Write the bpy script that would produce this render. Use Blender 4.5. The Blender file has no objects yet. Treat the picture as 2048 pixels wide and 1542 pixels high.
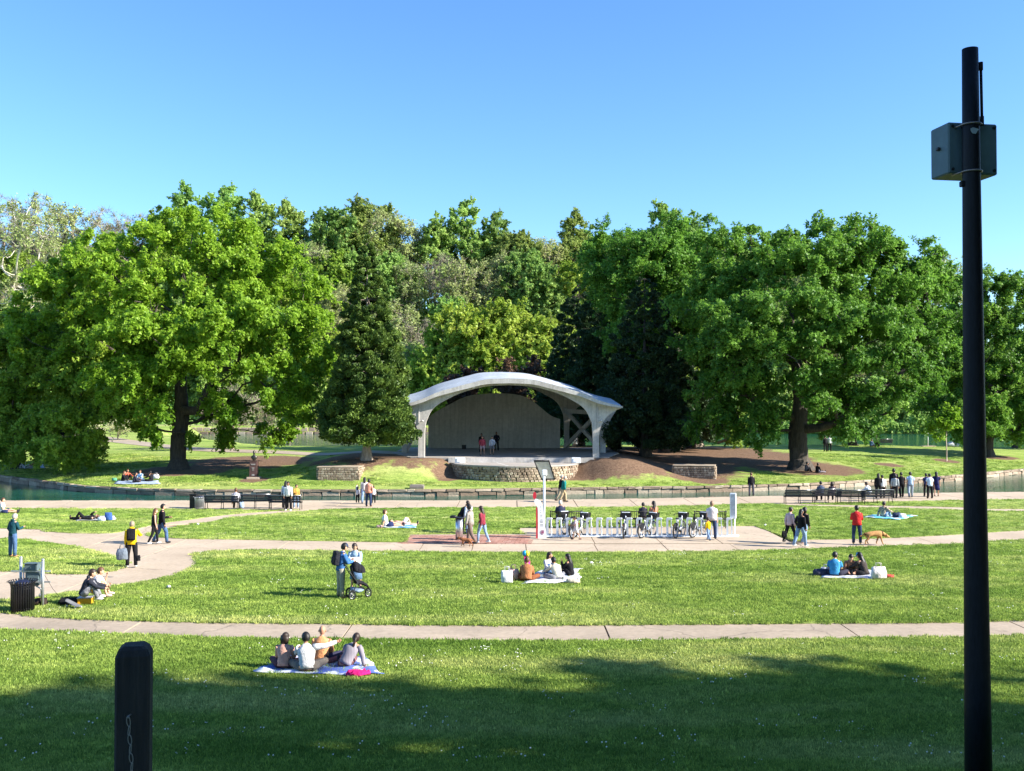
import bpy, bmesh, math, random
import numpy as np
from mathutils import Vector, Matrix, Euler

# ---------------------------------------------------------------- camera, sky, sun, exposure
sc = bpy.context.scene
COL = sc.collection
R = math.radians
HC = 6.2            # eye height above the lawn
FPX = 2000.0        # focal length in photo pixels (photo is 2048 x 1542)
PITCH = math.atan(39 / FPX)
cam_d = bpy.data.cameras.new('camera')
cam = bpy.data.objects.new('camera', cam_d); COL.objects.link(cam); sc.camera = cam
cam.location = (0, 0, HC); cam.rotation_euler = (R(90) + PITCH, 0, 0)
cam_d.sensor_width = 36; cam_d.lens = 36 * FPX / 2048
cam_d.clip_start = 0.1; cam_d.clip_end = 3000

SUN_AZ, SUN_EL = 105.0, 30.0      # clockwise from +Y, degrees
world = bpy.data.worlds.new('World'); sc.world = world; world.use_nodes = True
wn = world.node_tree
bg = wn.nodes['Background']
sky = wn.nodes.new('ShaderNodeTexSky'); sky.sky_type = 'NISHITA'; sky.sun_disc = False
sky.sun_elevation = R(SUN_EL); sky.sun_rotation = R(SUN_AZ)
sky.air_density = 1.0; sky.dust_density = 0.3; sky.ozone_density = 2.5; sky.altitude = 200
hsv = wn.nodes.new('ShaderNodeHueSaturation')
hsv.inputs['Saturation'].default_value = 1.15; hsv.inputs['Hue'].default_value = 0.502
wn.links.new(sky.outputs[0], hsv.inputs['Color']); 
tint = wn.nodes.new('ShaderNodeMix'); tint.data_type = 'RGBA'; tint.blend_type = 'MULTIPLY'; tint.inputs[0].default_value = 1.0; tint.inputs[7].default_value = (.82, .97, 1.12, 1)
wn.links.new(hsv.outputs[0], tint.inputs[6]); wn.links.new(tint.outputs[2], bg.inputs[0])
bg.inputs[1].default_value = 0.10
sun_d = bpy.data.lights.new('sun', 'SUN'); sun_d.energy = 5.0; sun_d.angle = R(0.53); sun_d.color = (1.0, 0.94, 0.84)
sun = bpy.data.objects.new('sun', sun_d); COL.objects.link(sun)
SD = Vector((math.sin(R(SUN_AZ)) * math.cos(R(SUN_EL)), math.cos(R(SUN_AZ)) * math.cos(R(SUN_EL)), math.sin(R(SUN_EL))))
sun.rotation_euler = (-SD).to_track_quat('-Z', 'Y').to_euler(); sun.location = (60, -40, 60)
sc.view_settings.view_transform = 'Standard'; sc.view_settings.look = 'None'
sc.view_settings.exposure = 1.42; sc.view_settings.gamma = 1.0; sc.view_settings.use_curve_mapping = False
sc.cycles.max_bounces = 6; sc.cycles.diffuse_bounces = 3; sc.cycles.transparent_max_bounces = 6
sc.cycles.use_denoising = True

# ---------------------------------------------------------------- surveying helpers
def ray(u, v):
    X, Z = (u - 1024), (771 - v)
    c, s = math.cos(PITCH), math.sin(PITCH)
    return Vector((X, FPX * c - Z * s, FPX * s + Z * c))
def P(u, v, z=0.0):
    r = ray(u, v); t = (z - HC) / r.z
    return Vector((r.x * t, r.y * t, z))
def PD(u, v, D):
    r = ray(u, v); t = D / r.y
    return Vector((r.x * t, D, HC + r.z * t))

_ed = [P(u, v) for u, v in [(-500, 925), (0, 951), (168, 972), (300, 978), (420, 980), (860, 980), (1150, 976), (1400, 973), (1600, 968), (1750, 960), (1900, 952), (2048, 938), (2500, 905)]]
EX = np.array([-200] + [p.x for p in _ed] + [260]); EY = np.array([_ed[0].y + 20] + [p.y for p in _ed] + [_ed[-1].y + 30])
def front_edge(x): return np.interp(x, EX, EY)
def back_edge(x): return np.interp(x, [-200, -75, -58, -30, 200], [262, 238, 170, 124, 126])
def smooth(a, b, t):
    t = np.clip((t - a) / (b - a), 0, 1); return t * t * (3 - 2 * t)
def island_z(x, y):
    s = y - front_edge(x)
    z = np.interp(s, [-1, 0, 5, 12, 20, 30, 45, 90, 160], [0, 0.02, .36, .82, 1.2, 1.42, 1.35, 1.3, 1.6])
    bx = smooth(-20, -12.5, x) * (1 - smooth(8.6, 15, x))
    yo = 4.6 * np.exp(-((x - .3) / 6.2) ** 6)
    by = smooth(76.2 + yo, 81.0 + yo * .8, y) * (1 - smooth(103, 112, y))
    z = z + bx * by * np.maximum(0, 1.86 - z)
    e = back_edge(x)
    return z - smooth(e - 3, e + 1, y) * 2.2
def near_z(x, y):
    return np.interp(y, [-300, 5.5, 8, 15.5, 17.5], [3.9, 3.9, 3.2, .22, 0.0])
def ground_z(x, y):
    if y < 66: return float(near_z(x, y))
    if y > float(front_edge(x)): return float(island_z(x, y))
    return 0.0
def G(u, v):
    r = ray(u, v).normalized(); o = Vector((0, 0, HC)); t = 10.0
    prev = t
    while t < 400:
        p = o + r * t
        if p.z < ground_z(p.x, p.y):
            a, b = prev, t
            for _ in range(24):
                m = (a + b) / 2; q = o + r * m
                if q.z < ground_z(q.x, q.y): b = m
                else: a = m
            q = o + r * b; return Vector((q.x, q.y, ground_z(q.x, q.y)))
        prev = t; t += .25
    return o + r * 120

# ---------------------------------------------------------------- object helpers
def tag(o, label=None, cat=None, group=None, kind=None):
    if label: o['label'] = label
    if cat: o['category'] = cat
    if group: o['group'] = group
    if kind: o['kind'] = kind
    return o
def thing(name, loc, rz=0, label=None, cat=None, group=None):
    o = bpy.data.objects.new(name, None); COL.objects.link(o)
    o.empty_display_size = .2
    o.location = loc; o.rotation_euler = (0, 0, rz)
    return tag(o, label, cat, group)
def copy_tree(o, parent=None):
    c = o.copy(); COL.objects.link(c)
    if parent is not None: c.parent = parent
    for ch in list(o.children): copy_tree(ch, c)
    return c
def link_mesh(name, me, m=None, parent=None):
    o = bpy.data.objects.new(name, me); COL.objects.link(o)
    if m is not None:
        for q in (m if isinstance(m, (list, tuple)) else [m]): me.materials.append(q)
    if parent is not None: o.parent = parent
    return o

class MB:
    def __init__(s): s.bm = bmesh.new()
    def box(s, c, size, rot=None, bevel=0, mi=0, seg=1):
        vs = bmesh.ops.create_cube(s.bm, size=1)['verts']
        bmesh.ops.scale(s.bm, vec=size, verts=vs)
        if bevel:
            es = list({e for v in vs for e in v.link_edges})
            r = bmesh.ops.bevel(s.bm, geom=es + vs, offset=bevel, segments=seg, affect='EDGES', profile=.6)
            vs = list({v for f in r['faces'] for v in f.verts} | {v for v in vs if v.is_valid})
            vs = list({w for v in vs for f in v.link_faces for w in f.verts} | set(vs))
        M = Matrix.Translation(Vector(c)) @ (rot.to_4x4() if rot is not None else Matrix())
        bmesh.ops.transform(s.bm, matrix=M, verts=vs)
        if mi:
            for f in {f for v in vs for f in v.link_faces}: f.material_index = mi
        return vs
    def tube(s, pts, rads, seg=8, side=None, cap=True, mi=0, closed=False):
        pts = [Vector(p) for p in pts]; n = len(pts)
        if not isinstance(rads, (list, tuple)): rads = [rads] * n
        rings = []; pu = None
        for i, p in enumerate(pts):
            a = pts[i - 1] if (i or closed) else p; b = pts[(i + 1) % n] if (i < n - 1 or closed) else p
            t = (b - a)
            if t.length < 1e-6: t = Vector((0, 0, 1))
            t.normalize()
            if side is not None:
                u = Vector(side) - t * Vector(side).dot(t)
            elif pu is not None:
                u = pu - t * pu.dot(t)
            else:
                u = t.orthogonal()
            if u.length < 1e-4: u = t.orthogonal()
            u.normalize(); w = t.cross(u); pu = u
            r = rads[i]; rx, ry = r if isinstance(r, (list, tuple)) else (r, r)
            rings.append([s.bm.verts.new(p + u * (rx * math.cos(2 * math.pi * k / seg)) + w * (ry * math.sin(2 * math.pi * k / seg))) for k in range(seg)])
        m = n if closed else n - 1
        for i in range(m):
            A, B = rings[i], rings[(i + 1) % n]
            for k in range(seg):
                f = s.bm.faces.new((A[k], A[(k + 1) % seg], B[(k + 1) % seg], B[k])); f.material_index = mi; f.smooth = True
        if cap and not closed:
            f = s.bm.faces.new(list(reversed(rings[0]))); f.material_index = mi
            f = s.bm.faces.new(rings[-1]); f.material_index = mi
    def ball(s, c, r, axes=None, seg=10, rings=7, mi=0, fn=None, keep=None):
        """ellipsoid; r = (rx,ry,rz) in frame axes (X,Y,Z); fn deforms the unit vector; keep filters faces"""
        c = Vector(c); r = r if isinstance(r, (list, tuple)) else (r, r, r)
        ax = axes or (Vector((1, 0, 0)), Vector((0, 1, 0)), Vector((0, 0, 1)))
        def put(q):
            L = Vector((q[0] * r[0], q[1] * r[1], q[2] * r[2]))
            if fn: L = fn(Vector(q), L)
            return s.bm.verts.new(c + ax[0] * L.x + ax[1] * L.y + ax[2] * L.z), L
        top = put((0, 0, 1)); bot = put((0, 0, -1)); g = []
        for i in range(1, rings):
            th = math.pi * i / rings
            g.append([put((math.sin(th) * math.cos(2 * math.pi * k / seg), math.sin(th) * math.sin(2 * math.pi * k / seg), math.cos(th))) for k in range(seg)])
        def face(q):
            if keep and not keep(sum((x[1] for x in q), Vector()) / len(q)): return
            f = s.bm.faces.new([x[0] for x in q]); f.material_index = mi; f.smooth = True
        for k in range(seg):
            k2 = (k + 1) % seg
            face((top, g[0][k], g[0][k2])); face((bot, g[-1][k2], g[-1][k]))
            for i in range(rings - 2): face((g[i][k], g[i + 1][k], g[i + 1][k2], g[i][k2]))
        lone = [v for v in s.bm.verts if not v.link_faces]
        if keep: bmesh.ops.delete(s.bm, geom=lone, context='VERTS')
    def prism(s, poly, axis='y', a=0, b=1, mi=0):
        """poly: 2D points; axis 'y': (x,z) extruded y=a..b ; axis 'z': (x,y) extruded z=a..b ; 'x': (y,z)"""
        def mk(p, q):
            return {'y': (p[0], q, p[1]), 'z': (p[0], p[1], q), 'x': (q, p[0], p[1])}[axis]
        A = [s.bm.verts.new(mk(p, a)) for p in poly]; B = [s.bm.verts.new(mk(p, b)) for p in poly]
        n = len(poly); fs = [s.bm.faces.new(A), s.bm.faces.new(list(reversed(B)))]
        for i in range(n): fs.append(s.bm.faces.new((A[i], B[i], B[(i + 1) % n], A[(i + 1) % n])))
        for f in fs: f.material_index = mi
        bmesh.ops.recalc_face_normals(s.bm, faces=fs)
        if n > 4: bmesh.ops.triangulate(s.bm, faces=fs[:2])
    def mesh(s, name, smooth=None):
        me = bpy.data.meshes.new(name)
        if smooth is not None:
            for f in s.bm.faces: f.smooth = smooth
        s.bm.to_mesh(me); s.bm.free(); return me
    def build(s, name, m=None, parent=None, smooth=None):
        return link_mesh(name, s.mesh(name, smooth), m, parent)

# ---------------------------------------------------------------- materials
_mats = {}
def new_mat(name):
    m = bpy.data.materials.new(name); m.use_nodes = True
    nt = m.node_tree; return m, nt, nt.nodes['Principled BSDF']
def noise(nt, scale, detail=4, rough=.6, coord='Object', vec_scale=None):
    tc = nt.nodes.new('ShaderNodeTexCoord'); n = nt.nodes.new('ShaderNodeTexNoise')
    n.inputs['Scale'].default_value = scale; n.inputs['Detail'].default_value = detail; n.inputs['Roughness'].default_value = rough
    if vec_scale:
        mp = nt.nodes.new('ShaderNodeMapping'); mp.inputs['Scale'].default_value = vec_scale
        nt.links.new(tc.outputs[coord], mp.inputs[0]); nt.links.new(mp.outputs[0], n.inputs['Vector'])
    else: nt.links.new(tc.outputs[coord], n.inputs['Vector'])
    return n
def ramp(nt, src, stops):
    r = nt.nodes.new('ShaderNodeValToRGB'); cr = r.color_ramp
    while len(cr.elements) < len(stops): cr.elements.new(.5)
    for e, (p, c) in zip(cr.elements, stops):
        e.position = p; e.color = (*c, 1) if len(c) == 3 else c
    nt.links.new(src, r.inputs[0]); return r
def mixc(nt, fac, a, b, mode='MIX'):
    m = nt.nodes.new('ShaderNodeMix'); m.data_type = 'RGBA'; m.blend_type = mode
    for k, v in ((0, fac), (6, a), (7, b)):
        if hasattr(v, 'is_linked') or hasattr(v, 'links'): nt.links.new(v, m.inputs[k])
        elif isinstance(v, tuple): m.inputs[k].default_value = (*v[:3], 1)
        else: m.inputs[k].default_value = v
    return m.outputs[2]
def bump(nt, src, strength, dist, bsdf):
    b = nt.nodes.new('ShaderNodeBump'); b.inputs['Strength'].default_value = strength; b.inputs['Distance'].default_value = dist
    nt.links.new(src, b.inputs['Height']); nt.links.new(b.outputs[0], bsdf.inputs['Normal'])
def mat(kind, col, rough=.6, metal=0, var=.15, scale=8, bmp=.2, bd=.01, spec=.3):
    key = (kind, tuple(col), rough, metal, var, scale)
    if key in _mats: return _mats[key]
    m, nt, b = new_mat(kind)
    n = noise(nt, scale, 5)
    c = tuple(col)
    r = ramp(nt, n.outputs[0], [(.25, tuple(x * (1 - var) for x in c)), (.75, tuple(min(1, x * (1 + var)) for x in c))])
    nt.links.new(r.outputs[0], b.inputs['Base Color'])
    b.inputs['Roughness'].default_value = rough; b.inputs['Metallic'].default_value = metal
    b.inputs['Specular IOR Level'].default_value = spec
    if bmp: bump(nt, n.outputs[0], bmp, bd, b)
    _mats[key] = m; return m
def cloth(col): return mat('cloth', col, .85, 0, .22, 9, .8, .05, .15)
def skin_m(t): return mat('skin', [(.62, .36, .24), (.45, .24, .15), (.25, .12, .07), (.12, .06, .04)][t], .55, 0, .06, 12, 0)
def hair_m(c): return mat('hair', c, .5, 0, .35, 40, .4, .01, .4)
BLACKM = mat('black_paint', (.012, .012, .014), .4, 0, .2, 6, .1)
STEEL = mat('galvanised_steel', (.42, .44, .45), .4, .6, .12, 5, .05)
WHITEP = mat('white_paint', (.72, .75, .77), .35, 0, .05, 4, .03)

def concrete(name, a, b_, fine=9, stain=.35, streak=0, crack=0):
    m, nt, b = new_mat(name)
    n1 = noise(nt, .35, 5, .6); n2 = noise(nt, fine, 6, .7)
    r = ramp(nt, n1.outputs[0], [(.3, a), (.7, b_)])
    r2 = ramp(nt, n2.outputs[0], [(.3, (.78, .78, .78)), (.7, (1.08, 1.08, 1.08))])
    c = mixc(nt, 1.0, r.outputs[0], r2.outputs[0], 'MULTIPLY')
    n3 = noise(nt, 1.3, 5, .7); r3 = ramp(nt, n3.outputs[0], [(.28, (1 - stain,) * 3), (.42, (1, 1, 1))])
    c = mixc(nt, 1.0, c, r3.outputs[0], 'MULTIPLY')
    if streak:
        ns = noise(nt, 1.6, 6, .75, vec_scale=(2.2, 2.2, .12)); rs = ramp(nt, ns.outputs[0], [(.36, (1 - streak,) * 3), (.55, (1, 1, 1))]); c = mixc(nt, 1.0, c, rs.outputs[0], 'MULTIPLY')
    if crack:
        tc = nt.nodes.new('ShaderNodeTexCoord'); nd = noise(nt, .8, 4, .6); vo = nt.nodes.new('ShaderNodeTexVoronoi'); vo.feature = 'DISTANCE_TO_EDGE'; vo.inputs['Scale'].default_value = .22
        vm = nt.nodes.new('ShaderNodeVectorMath'); vm.operation = 'ADD'; nt.links.new(tc.outputs['Object'], vm.inputs[0]); nt.links.new(nd.outputs['Color'], vm.inputs[1]); nt.links.new(vm.outputs[0], vo.inputs['Vector'])
        rc = ramp(nt, vo.outputs['Distance'], [(.001, (1 - crack,) * 3), (.008, (1, 1, 1))]); c = mixc(nt, 1.0, c, rc.outputs[0], 'MULTIPLY')
    nt.links.new(c, b.inputs['Base Color']); b.inputs['Roughness'].default_value = .85
    bump(nt, n2.outputs[0], .3, .01, b); return m
M_PATH = concrete('path_concrete', (.40, .31, .215), (.53, .42, .30), 7, .22, 0, .35)
M_PATHG = concrete('old_path_concrete', (.29, .23, .165), (.45, .355, .255), 5, .3, 0, .4)
M_MORTAR = mat('mortar', (.17, .125, .09), .95, 0, .3, 6)
M_JOINT = mat('joint_dirt', (.10, .08, .055), .95, 0, .3, 6)
M_SHELL = concrete('shell_concrete', (.42, .39, .35), (.60, .57, .53), 6, .25, .30)
M_SHELLW = concrete('shell_wall_plaster', (.58, .55, .51), (.68, .65, .61), 3, .18, .22)
M_ROOF = concrete('weathered_roof', (.34, .38, .42), (.52, .56, .60), 3, .4, .2)
M_STAGE = concrete('stage_concrete', (.30, .27, .24), (.42, .38, .34), 5, .35)

def grass_mat(name, mulch=False):
    m, nt, b = new_mat(name)
    n1 = noise(nt, .22, 4, .6, vec_scale=(.35, 1.3, 1)); n2 = noise(nt, 2.6, 6, .75, vec_scale=(.55, 1.5, 1)); n3 = noise(nt, 11, 5, .8, vec_scale=(.55, 1, 1))
    r1 = ramp(nt, n1.outputs[0], [(.3, (.15, .24, .045)), (.5, (.25, .34, .075)), (.7, (.40, .44, .15))])
    r2 = ramp(nt, n2.outputs[0], [(.3, (.5, .58, .45)), (.5, (1, 1, 1)), (.72, (1.35, 1.25, 1.25))])
    r3 = ramp(nt, n3.outputs[0], [(.32, (.35, .45, .3)), (.5, (.95, .95, .9)), (.7, (1.5, 1.4, 1.5))])
    c = mixc(nt, .75, r1.outputs[0], r2.outputs[0], 'MULTIPLY'); c = mixc(nt, .9, c, r3.outputs[0], 'MULTIPLY')
    nw = noise(nt, .45, 6, .7, vec_scale=(.5, 1.6, 1)); rw = ramp(nt, nw.outputs[0], [(.56, (0, 0, 0)), (.72, (.65, .65, .65))]); c = mixc(nt, rw.outputs[0], c, (.36, .29, .14))
    if mulch:
        at = nt.nodes.new('ShaderNodeAttribute'); at.attribute_name = 'mulch'
        nm = noise(nt, .8, 6, .7)
        ma = nt.nodes.new('ShaderNodeMath'); ma.operation = 'MULTIPLY_ADD'; ma.inputs[1].default_value = 1.0; 
        nt.links.new(at.outputs['Fac'], ma.inputs[0])
        sb = nt.nodes.new('ShaderNodeMath'); sb.operation = 'MULTIPLY_ADD'; sb.inputs[1].default_value = 1.1; sb.inputs[2].default_value = -.55
        nt.links.new(nm.outputs[0], sb.inputs[0]); nt.links.new(sb.outputs[0], ma.inputs[2])
        st = ramp(nt, ma.outputs[0], [(.42, (0, 0, 0)), (.6, (1, 1, 1))])
        nc = noise(nt, 6, 6, .8); rc = ramp(nt, nc.outputs[0], [(.3, (.07, .045, .03)), (.55, (.20, .125, .08)), (.75, (.36, .25, .17))])
        c = mixc(nt, st.outputs[0], c, rc.outputs[0])
    nt.links.new(c, b.inputs['Base Color']); b.inputs['Roughness'].default_value = .9; b.inputs['Specular IOR Level'].default_value = .1
    bump(nt, n3.outputs[0], .8, .08, b); return m
M_GRASS = grass_mat('lawn_grass'); M_ISLAND = grass_mat('island_ground', True)

def leaf_mat(name, dark, light, trans=.4, hue=.02, val=.25):
    m, nt, b = new_mat(name)
    at = nt.nodes.new('ShaderNodeAttribute'); at.attribute_name = 'var'
    c = ramp(nt, at.outputs['Fac'], [(.1, dark), (.9, light)]).outputs[0]
    oi = nt.nodes.new('ShaderNodeObjectInfo')
    h = nt.nodes.new('ShaderNodeHueSaturation')
    mr = nt.nodes.new('ShaderNodeMapRange'); mr.inputs['To Min'].default_value = .5 - hue; mr.inputs['To Max'].default_value = .5 + hue
    mv = nt.nodes.new('ShaderNodeMapRange'); mv.inputs['To Min'].default_value = 1 - val; mv.inputs['To Max'].default_value = 1 + val
    fr = nt.nodes.new('ShaderNodeMath'); fr.operation = 'FRACT'; mu = nt.nodes.new('ShaderNodeMath'); mu.operation = 'MULTIPLY'; mu.inputs[1].default_value = 7.13
    nt.links.new(oi.outputs['Random'], mr.inputs['Value']); nt.links.new(oi.outputs['Random'], mu.inputs[0]); nt.links.new(mu.outputs[0], fr.inputs[0]); nt.links.new(fr.outputs[0], mv.inputs['Value'])
    nt.links.new(mr.outputs[0], h.inputs['Hue']); nt.links.new(mv.outputs[0], h.inputs['Value']); nt.links.new(c, h.inputs['Color'])
    nt.links.new(h.outputs[0], b.inputs['Base Color']); b.inputs['Roughness'].default_value = .5; b.inputs['Specular IOR Level'].default_value = .25
    tr = nt.nodes.new('ShaderNodeBsdfTranslucent'); nt.links.new(h.outputs[0], tr.inputs['Color'])
    mx = nt.nodes.new('ShaderNodeMixShader'); mx.inputs[0].default_value = trans
    nt.links.new(b.outputs[0], mx.inputs[1]); nt.links.new(tr.outputs[0], mx.inputs[2])
    nt.links.new(mx.outputs[0], nt.nodes['Material Output'].inputs['Surface']); return m
def bark_mat(name, a, b_, sc_=3):
    m, nt, b = new_mat(name)
    n = noise(nt, sc_, 6, .7, vec_scale=(2.5, 2.5, .5))
    nt.links.new(ramp(nt, n.outputs[0], [(.3, a), (.7, b_)]).outputs[0], b.inputs['Base Color']); b.inputs['Roughness'].default_value = .9
    bump(nt, n.outputs[0], .9, .08, b); return m
BARK = bark_mat('bark', (.022, .018, .015), (.10, .08, .062))
BARK_P = bark_mat('pale_bark', (.16, .12, .09), (.42, .35, .28))

def stone_mat(name, a, b_, c_):
    m, nt, b = new_mat(name)
    oi = nt.nodes.new('ShaderNodeObjectInfo'); g = nt.nodes.new('ShaderNodeNewGeometry')
    ad = nt.nodes.new('ShaderNodeMath'); ad.operation = 'ADD'; fr = nt.nodes.new('ShaderNodeMath'); fr.operation = 'FRACT'
    nt.links.new(oi.outputs['Random'], ad.inputs[0]); nt.links.new(g.outputs['Random Per Island'], ad.inputs[1]); nt.links.new(ad.outputs[0], fr.inputs[0])
    c = ramp(nt, fr.outputs[0], [(0, a), (.5, b_), (1, c_)]).outputs[0]
    n = noise(nt, 7, 5, .7); r = ramp(nt, n.outputs[0], [(.3, (.6, .6, .6)), (.7, (1.15, 1.15, 1.15))])
    nt.links.new(mixc(nt, 1., c, r.outputs[0], 'MULTIPLY'), b.inputs['Base Color']); b.inputs['Roughness'].default_value = .9
    bump(nt, n.outputs[0], .6, .03, b); return m
M_STONE = stone_mat('wall_stone', (.20, .145, .10), (.36, .27, .19), (.46, .38, .28))
M_BRICK = stone_mat('patio_brick', (.30, .14, .10), (.42, .20, .14), (.48, .28, .21))
# ---------------------------------------------------------------- ground, lawn, paths
rng = np.random.default_rng(5); rnd = random.Random(3)
def curve2(pts, n=6):
    """Catmull-Rom through 2D points (open)"""
    pts = [Vector(p[:2]) for p in pts]; out = []
    q = [pts[0] * 2 - pts[1]] + pts + [pts[-1] * 2 - pts[-2]]
    for i in range(1, len(q) - 2):
        for k in range(n):
            t = k / n; a, b, c, d = q[i - 1], q[i], q[i + 1], q[i + 2]
            out.append(.5 * ((2 * b) + (c - a) * t + (2 * a - 5 * b + 4 * c - d) * t * t + (3 * b - a - 3 * c + d) * t ** 3))
    out.append(pts[-1]); return [(p.x, p.y) for p in out]
def px(pts): return [tuple(P(u, v)[:2]) for u, v in pts]
near_path_far = curve2(px([(-900, 1200), (-400, 1212), (0, 1226), (61, 1232), (205, 1240), (420, 1245), (680, 1248), (1000, 1251), (1400, 1249), (1900, 1245), (2048, 1240), (2500, 1222), (2950, 1204)]), 4)
near_path_near = curve2(px([(-900, 1252), (0, 1262), (240, 1270), (460, 1278), (800, 1281.5), (1200, 1284), (1700, 1279), (2048, 1274), (2500, 1262), (2950, 1248)]), 4)
GT, GB = .03, -.09
def lawn_slab(name, loop):
    mb = MB(); bm = mb.bm
    top = [bm.verts.new((x, y, GT)) for x, y in loop]
    f = bm.faces.new(top); f.normal_update()
    if f.normal.z < 0: bmesh.ops.reverse_faces(bm, faces=[f])
    ed = list(f.edges)
    r = bmesh.ops.extrude_edge_only(bm, edges=ed)
    vs = [g for g in r['geom'] if isinstance(g, bmesh.types.BMVert)]
    bmesh.ops.translate(bm, vec=(0, 0, GB - GT), verts=vs)
    bmesh.ops.triangulate(bm, faces=[f]); bmesh.ops.recalc_face_normals(bm, faces=bm.faces)
    return tag(mb.build(name, M_GRASS), kind='structure')
regA = px([(-900, 1012), (0, 1017), (300, 1018), (544, 1020.5), (600, 1019.5)]) + curve2(px([(560, 1021.5), (462, 1029), (380, 1039.5), (328, 1046), (267, 1058), (236, 1065), (205, 1067), (143, 1066.6), (82, 1062.5), (0, 1057), (-900, 1040)]))
regB = curve2(px([(606, 1023), (688, 1018), (900, 1015.5), (1260, 1014), (1480, 1008.5), (1540, 1007)]), 4) + curve2(px([(1580, 1011), (1700, 1014.5), (1850, 1018), (1960, 1021.5), (2048, 1023), (2950, 1020)]), 4) + curve2(px([(2950, 1040), (2300, 1050), (2048, 1061), (1920, 1069), (1759, 1077), (1630, 1079.5), (1587, 1080)]), 4) + px([(1508, 1052), (1021, 1056), (1050, 1068), (820, 1069), (806, 1085)]) + curve2(px([(800, 1084.6), (729, 1083.6), (585, 1081.5), (420, 1078.5), (349, 1077), (297, 1072.5), (300, 1067), (332, 1058), (380, 1050), (420, 1044), (462, 1036), (544, 1028), (606, 1023)]))[:-1]
regC = curve2(px([(1600, 1007.5), (1700, 1005), (1920, 1001), (2048, 999), (2950, 990)]), 3) + curve2(px([(2950, 1014), (2048, 1018), (1960, 1016), (1850, 1013), (1700, 1010.5), (1600, 1008.5)]), 3)
regE = curve2(px([(-500, 1062), (0, 1078), (72, 1083), (143, 1092), (205, 1107), (246, 1119), (255, 1126), (246, 1136), (205, 1145.6), (143, 1148.7), (61, 1145.6), (0, 1142.5), (-500, 1125)]))
lawn_slab('lawn', regA); lawn_slab('lawn', regB); lawn_slab('lawn', regC); lawn_slab('lawn', regE)
i0 = min(range(len(near_path_far)), key=lambda i: abs(near_path_far[i][0] - P(-350, 1220).x))
regD = curve2(px([(385, 1108), (420, 1103.6), (503, 1100.5), (667, 1102.5), (800, 1104), (1040, 1105.5), (1480, 1102.6), (1652, 1097), (1802, 1092), (1920, 1088.6), (2048, 1080), (2300, 1070), (2950, 1058)])) + list(reversed(near_path_far[i0:])) + curve2(px([(-350, 1211), (0, 1202), (102, 1191), (205, 1177), (287, 1165), (348, 1151), (385.6, 1135), (393, 1124), (385, 1111)]))[:-1]
lawn_slab('lawn', regD)
# foreground lawn with the bank towards the camera
nx = 150; xs = np.linspace(-70, 70, nx)
npx = np.array([p[0] for p in near_path_near]); npy = np.array([p[1] for p in near_path_near])
ys0 = np.concatenate([np.linspace(-120, 4, 14), np.linspace(5, 18, 27), np.linspace(18.6, 1, 1)[:0]])
bm = bmesh.new(); rows = []
for y in list(ys0) + ['e1', 'e2', 'edge', 'skirt']:
    row = []
    for x in xs:
        e = float(np.interp(x, npx, npy))
        yy = {'e1': 18 + (e - 18) * .4, 'e2': 18 + (e - 18) * .8, 'edge': e, 'skirt': e}.get(y, y) if isinstance(y, str) else y
        z = float(near_z(x, yy)) + GT
        if y == 'skirt': z = GB
        row.append(bm.verts.new((x, yy, z)))
    rows.append(row)
for a, b in zip(rows[:-1], rows[1:]):
    for i in range(nx - 1): bm.faces.new((a[i], a[i + 1], b[i + 1], b[i]))
me = bpy.data.meshes.new('ground'); bm.to_mesh(me); bm.free()
for f in me.polygons: f.use_smooth = True
tag(link_mesh('ground', me, M_GRASS), kind='structure')
# bed under the paths
coping_pts = px([(-900, 1001), (0, 1000), (860, 1000), (1250, 997), (1500, 992), (1700, 988), (1920, 984), (2048, 983), (2950, 978)])
CX = np.array([p[0] for p in coping_pts]); CY = np.array([p[1] for p in coping_pts])
mb = MB(); bed = [(x, y) for x, y in zip(CX, CY)] + [(130, 10), (-130, 10)]
v = [mb.bm.verts.new((x, y, -.075)) for x, y in bed]; mb.bm.faces.new(v)
mb.prism([(-600, -600), (600, -600), (600, 12), (-600, 12)], 'z', -3.2, -3.0)
tag(mb.build('path_bed', M_JOINT), kind='structure')
def slab_path(name, far, near, joints, gap=.03, m=None, zt=0.0, th=.07):
    root = tag(thing(name, (0, 0, 0)), kind='structure')
    fx = np.array([p[0] for p in far]); fy = np.array([p[1] for p in far]); qx = np.array([p[0] for p in near]); qy = np.array([p[1] for p in near])
    for a, b in zip(joints[:-1], joints[1:]):
        xa, xb = a + gap / 2, b - gap / 2
        k = max(2, int((xb - xa) / 1.5) + 1); X = np.linspace(xa, xb, k)
        loop = [(x, float(np.interp(x, qx, qy))) for x in X] + [(x, float(np.interp(x, fx, fy))) for x in X[::-1]]
        mb = MB(); mb.prism(loop, 'z', zt - th, zt + rnd.uniform(-.004, .004)); mb.build('slab', m or M_PATH, root)
    return root
def sh(pts, d): return [(x, y + d) for x, y in pts]
slab_path('near_path', sh(near_path_far, .15), sh(near_path_near, -.15), [-60, -42, -33, -24, -16.8, -10.6, P(692, 1265).x, 2.6, 9.3, P(1990, 1262).x + 1, 24, 33, 44, 60], .045, M_PATHG)
far_m = px([(-900, 1035), (0, 1050), (230, 1050), (330, 1050), (420, 1062), (800, 1072), (806, 1088), (1600, 1088), (1605, 1072), (2048, 1055), (2300, 1045), (2950, 1036)])
near_m = px([(-900, 1150), (0, 1210), (200, 1190), (330, 1165), (400, 1150), (430, 1112), (800, 1108), (1040, 1108), (1480, 1106), (1652, 1100), (1920, 1092), (2048, 1084), (2300, 1074), (2950, 1061)])
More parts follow.
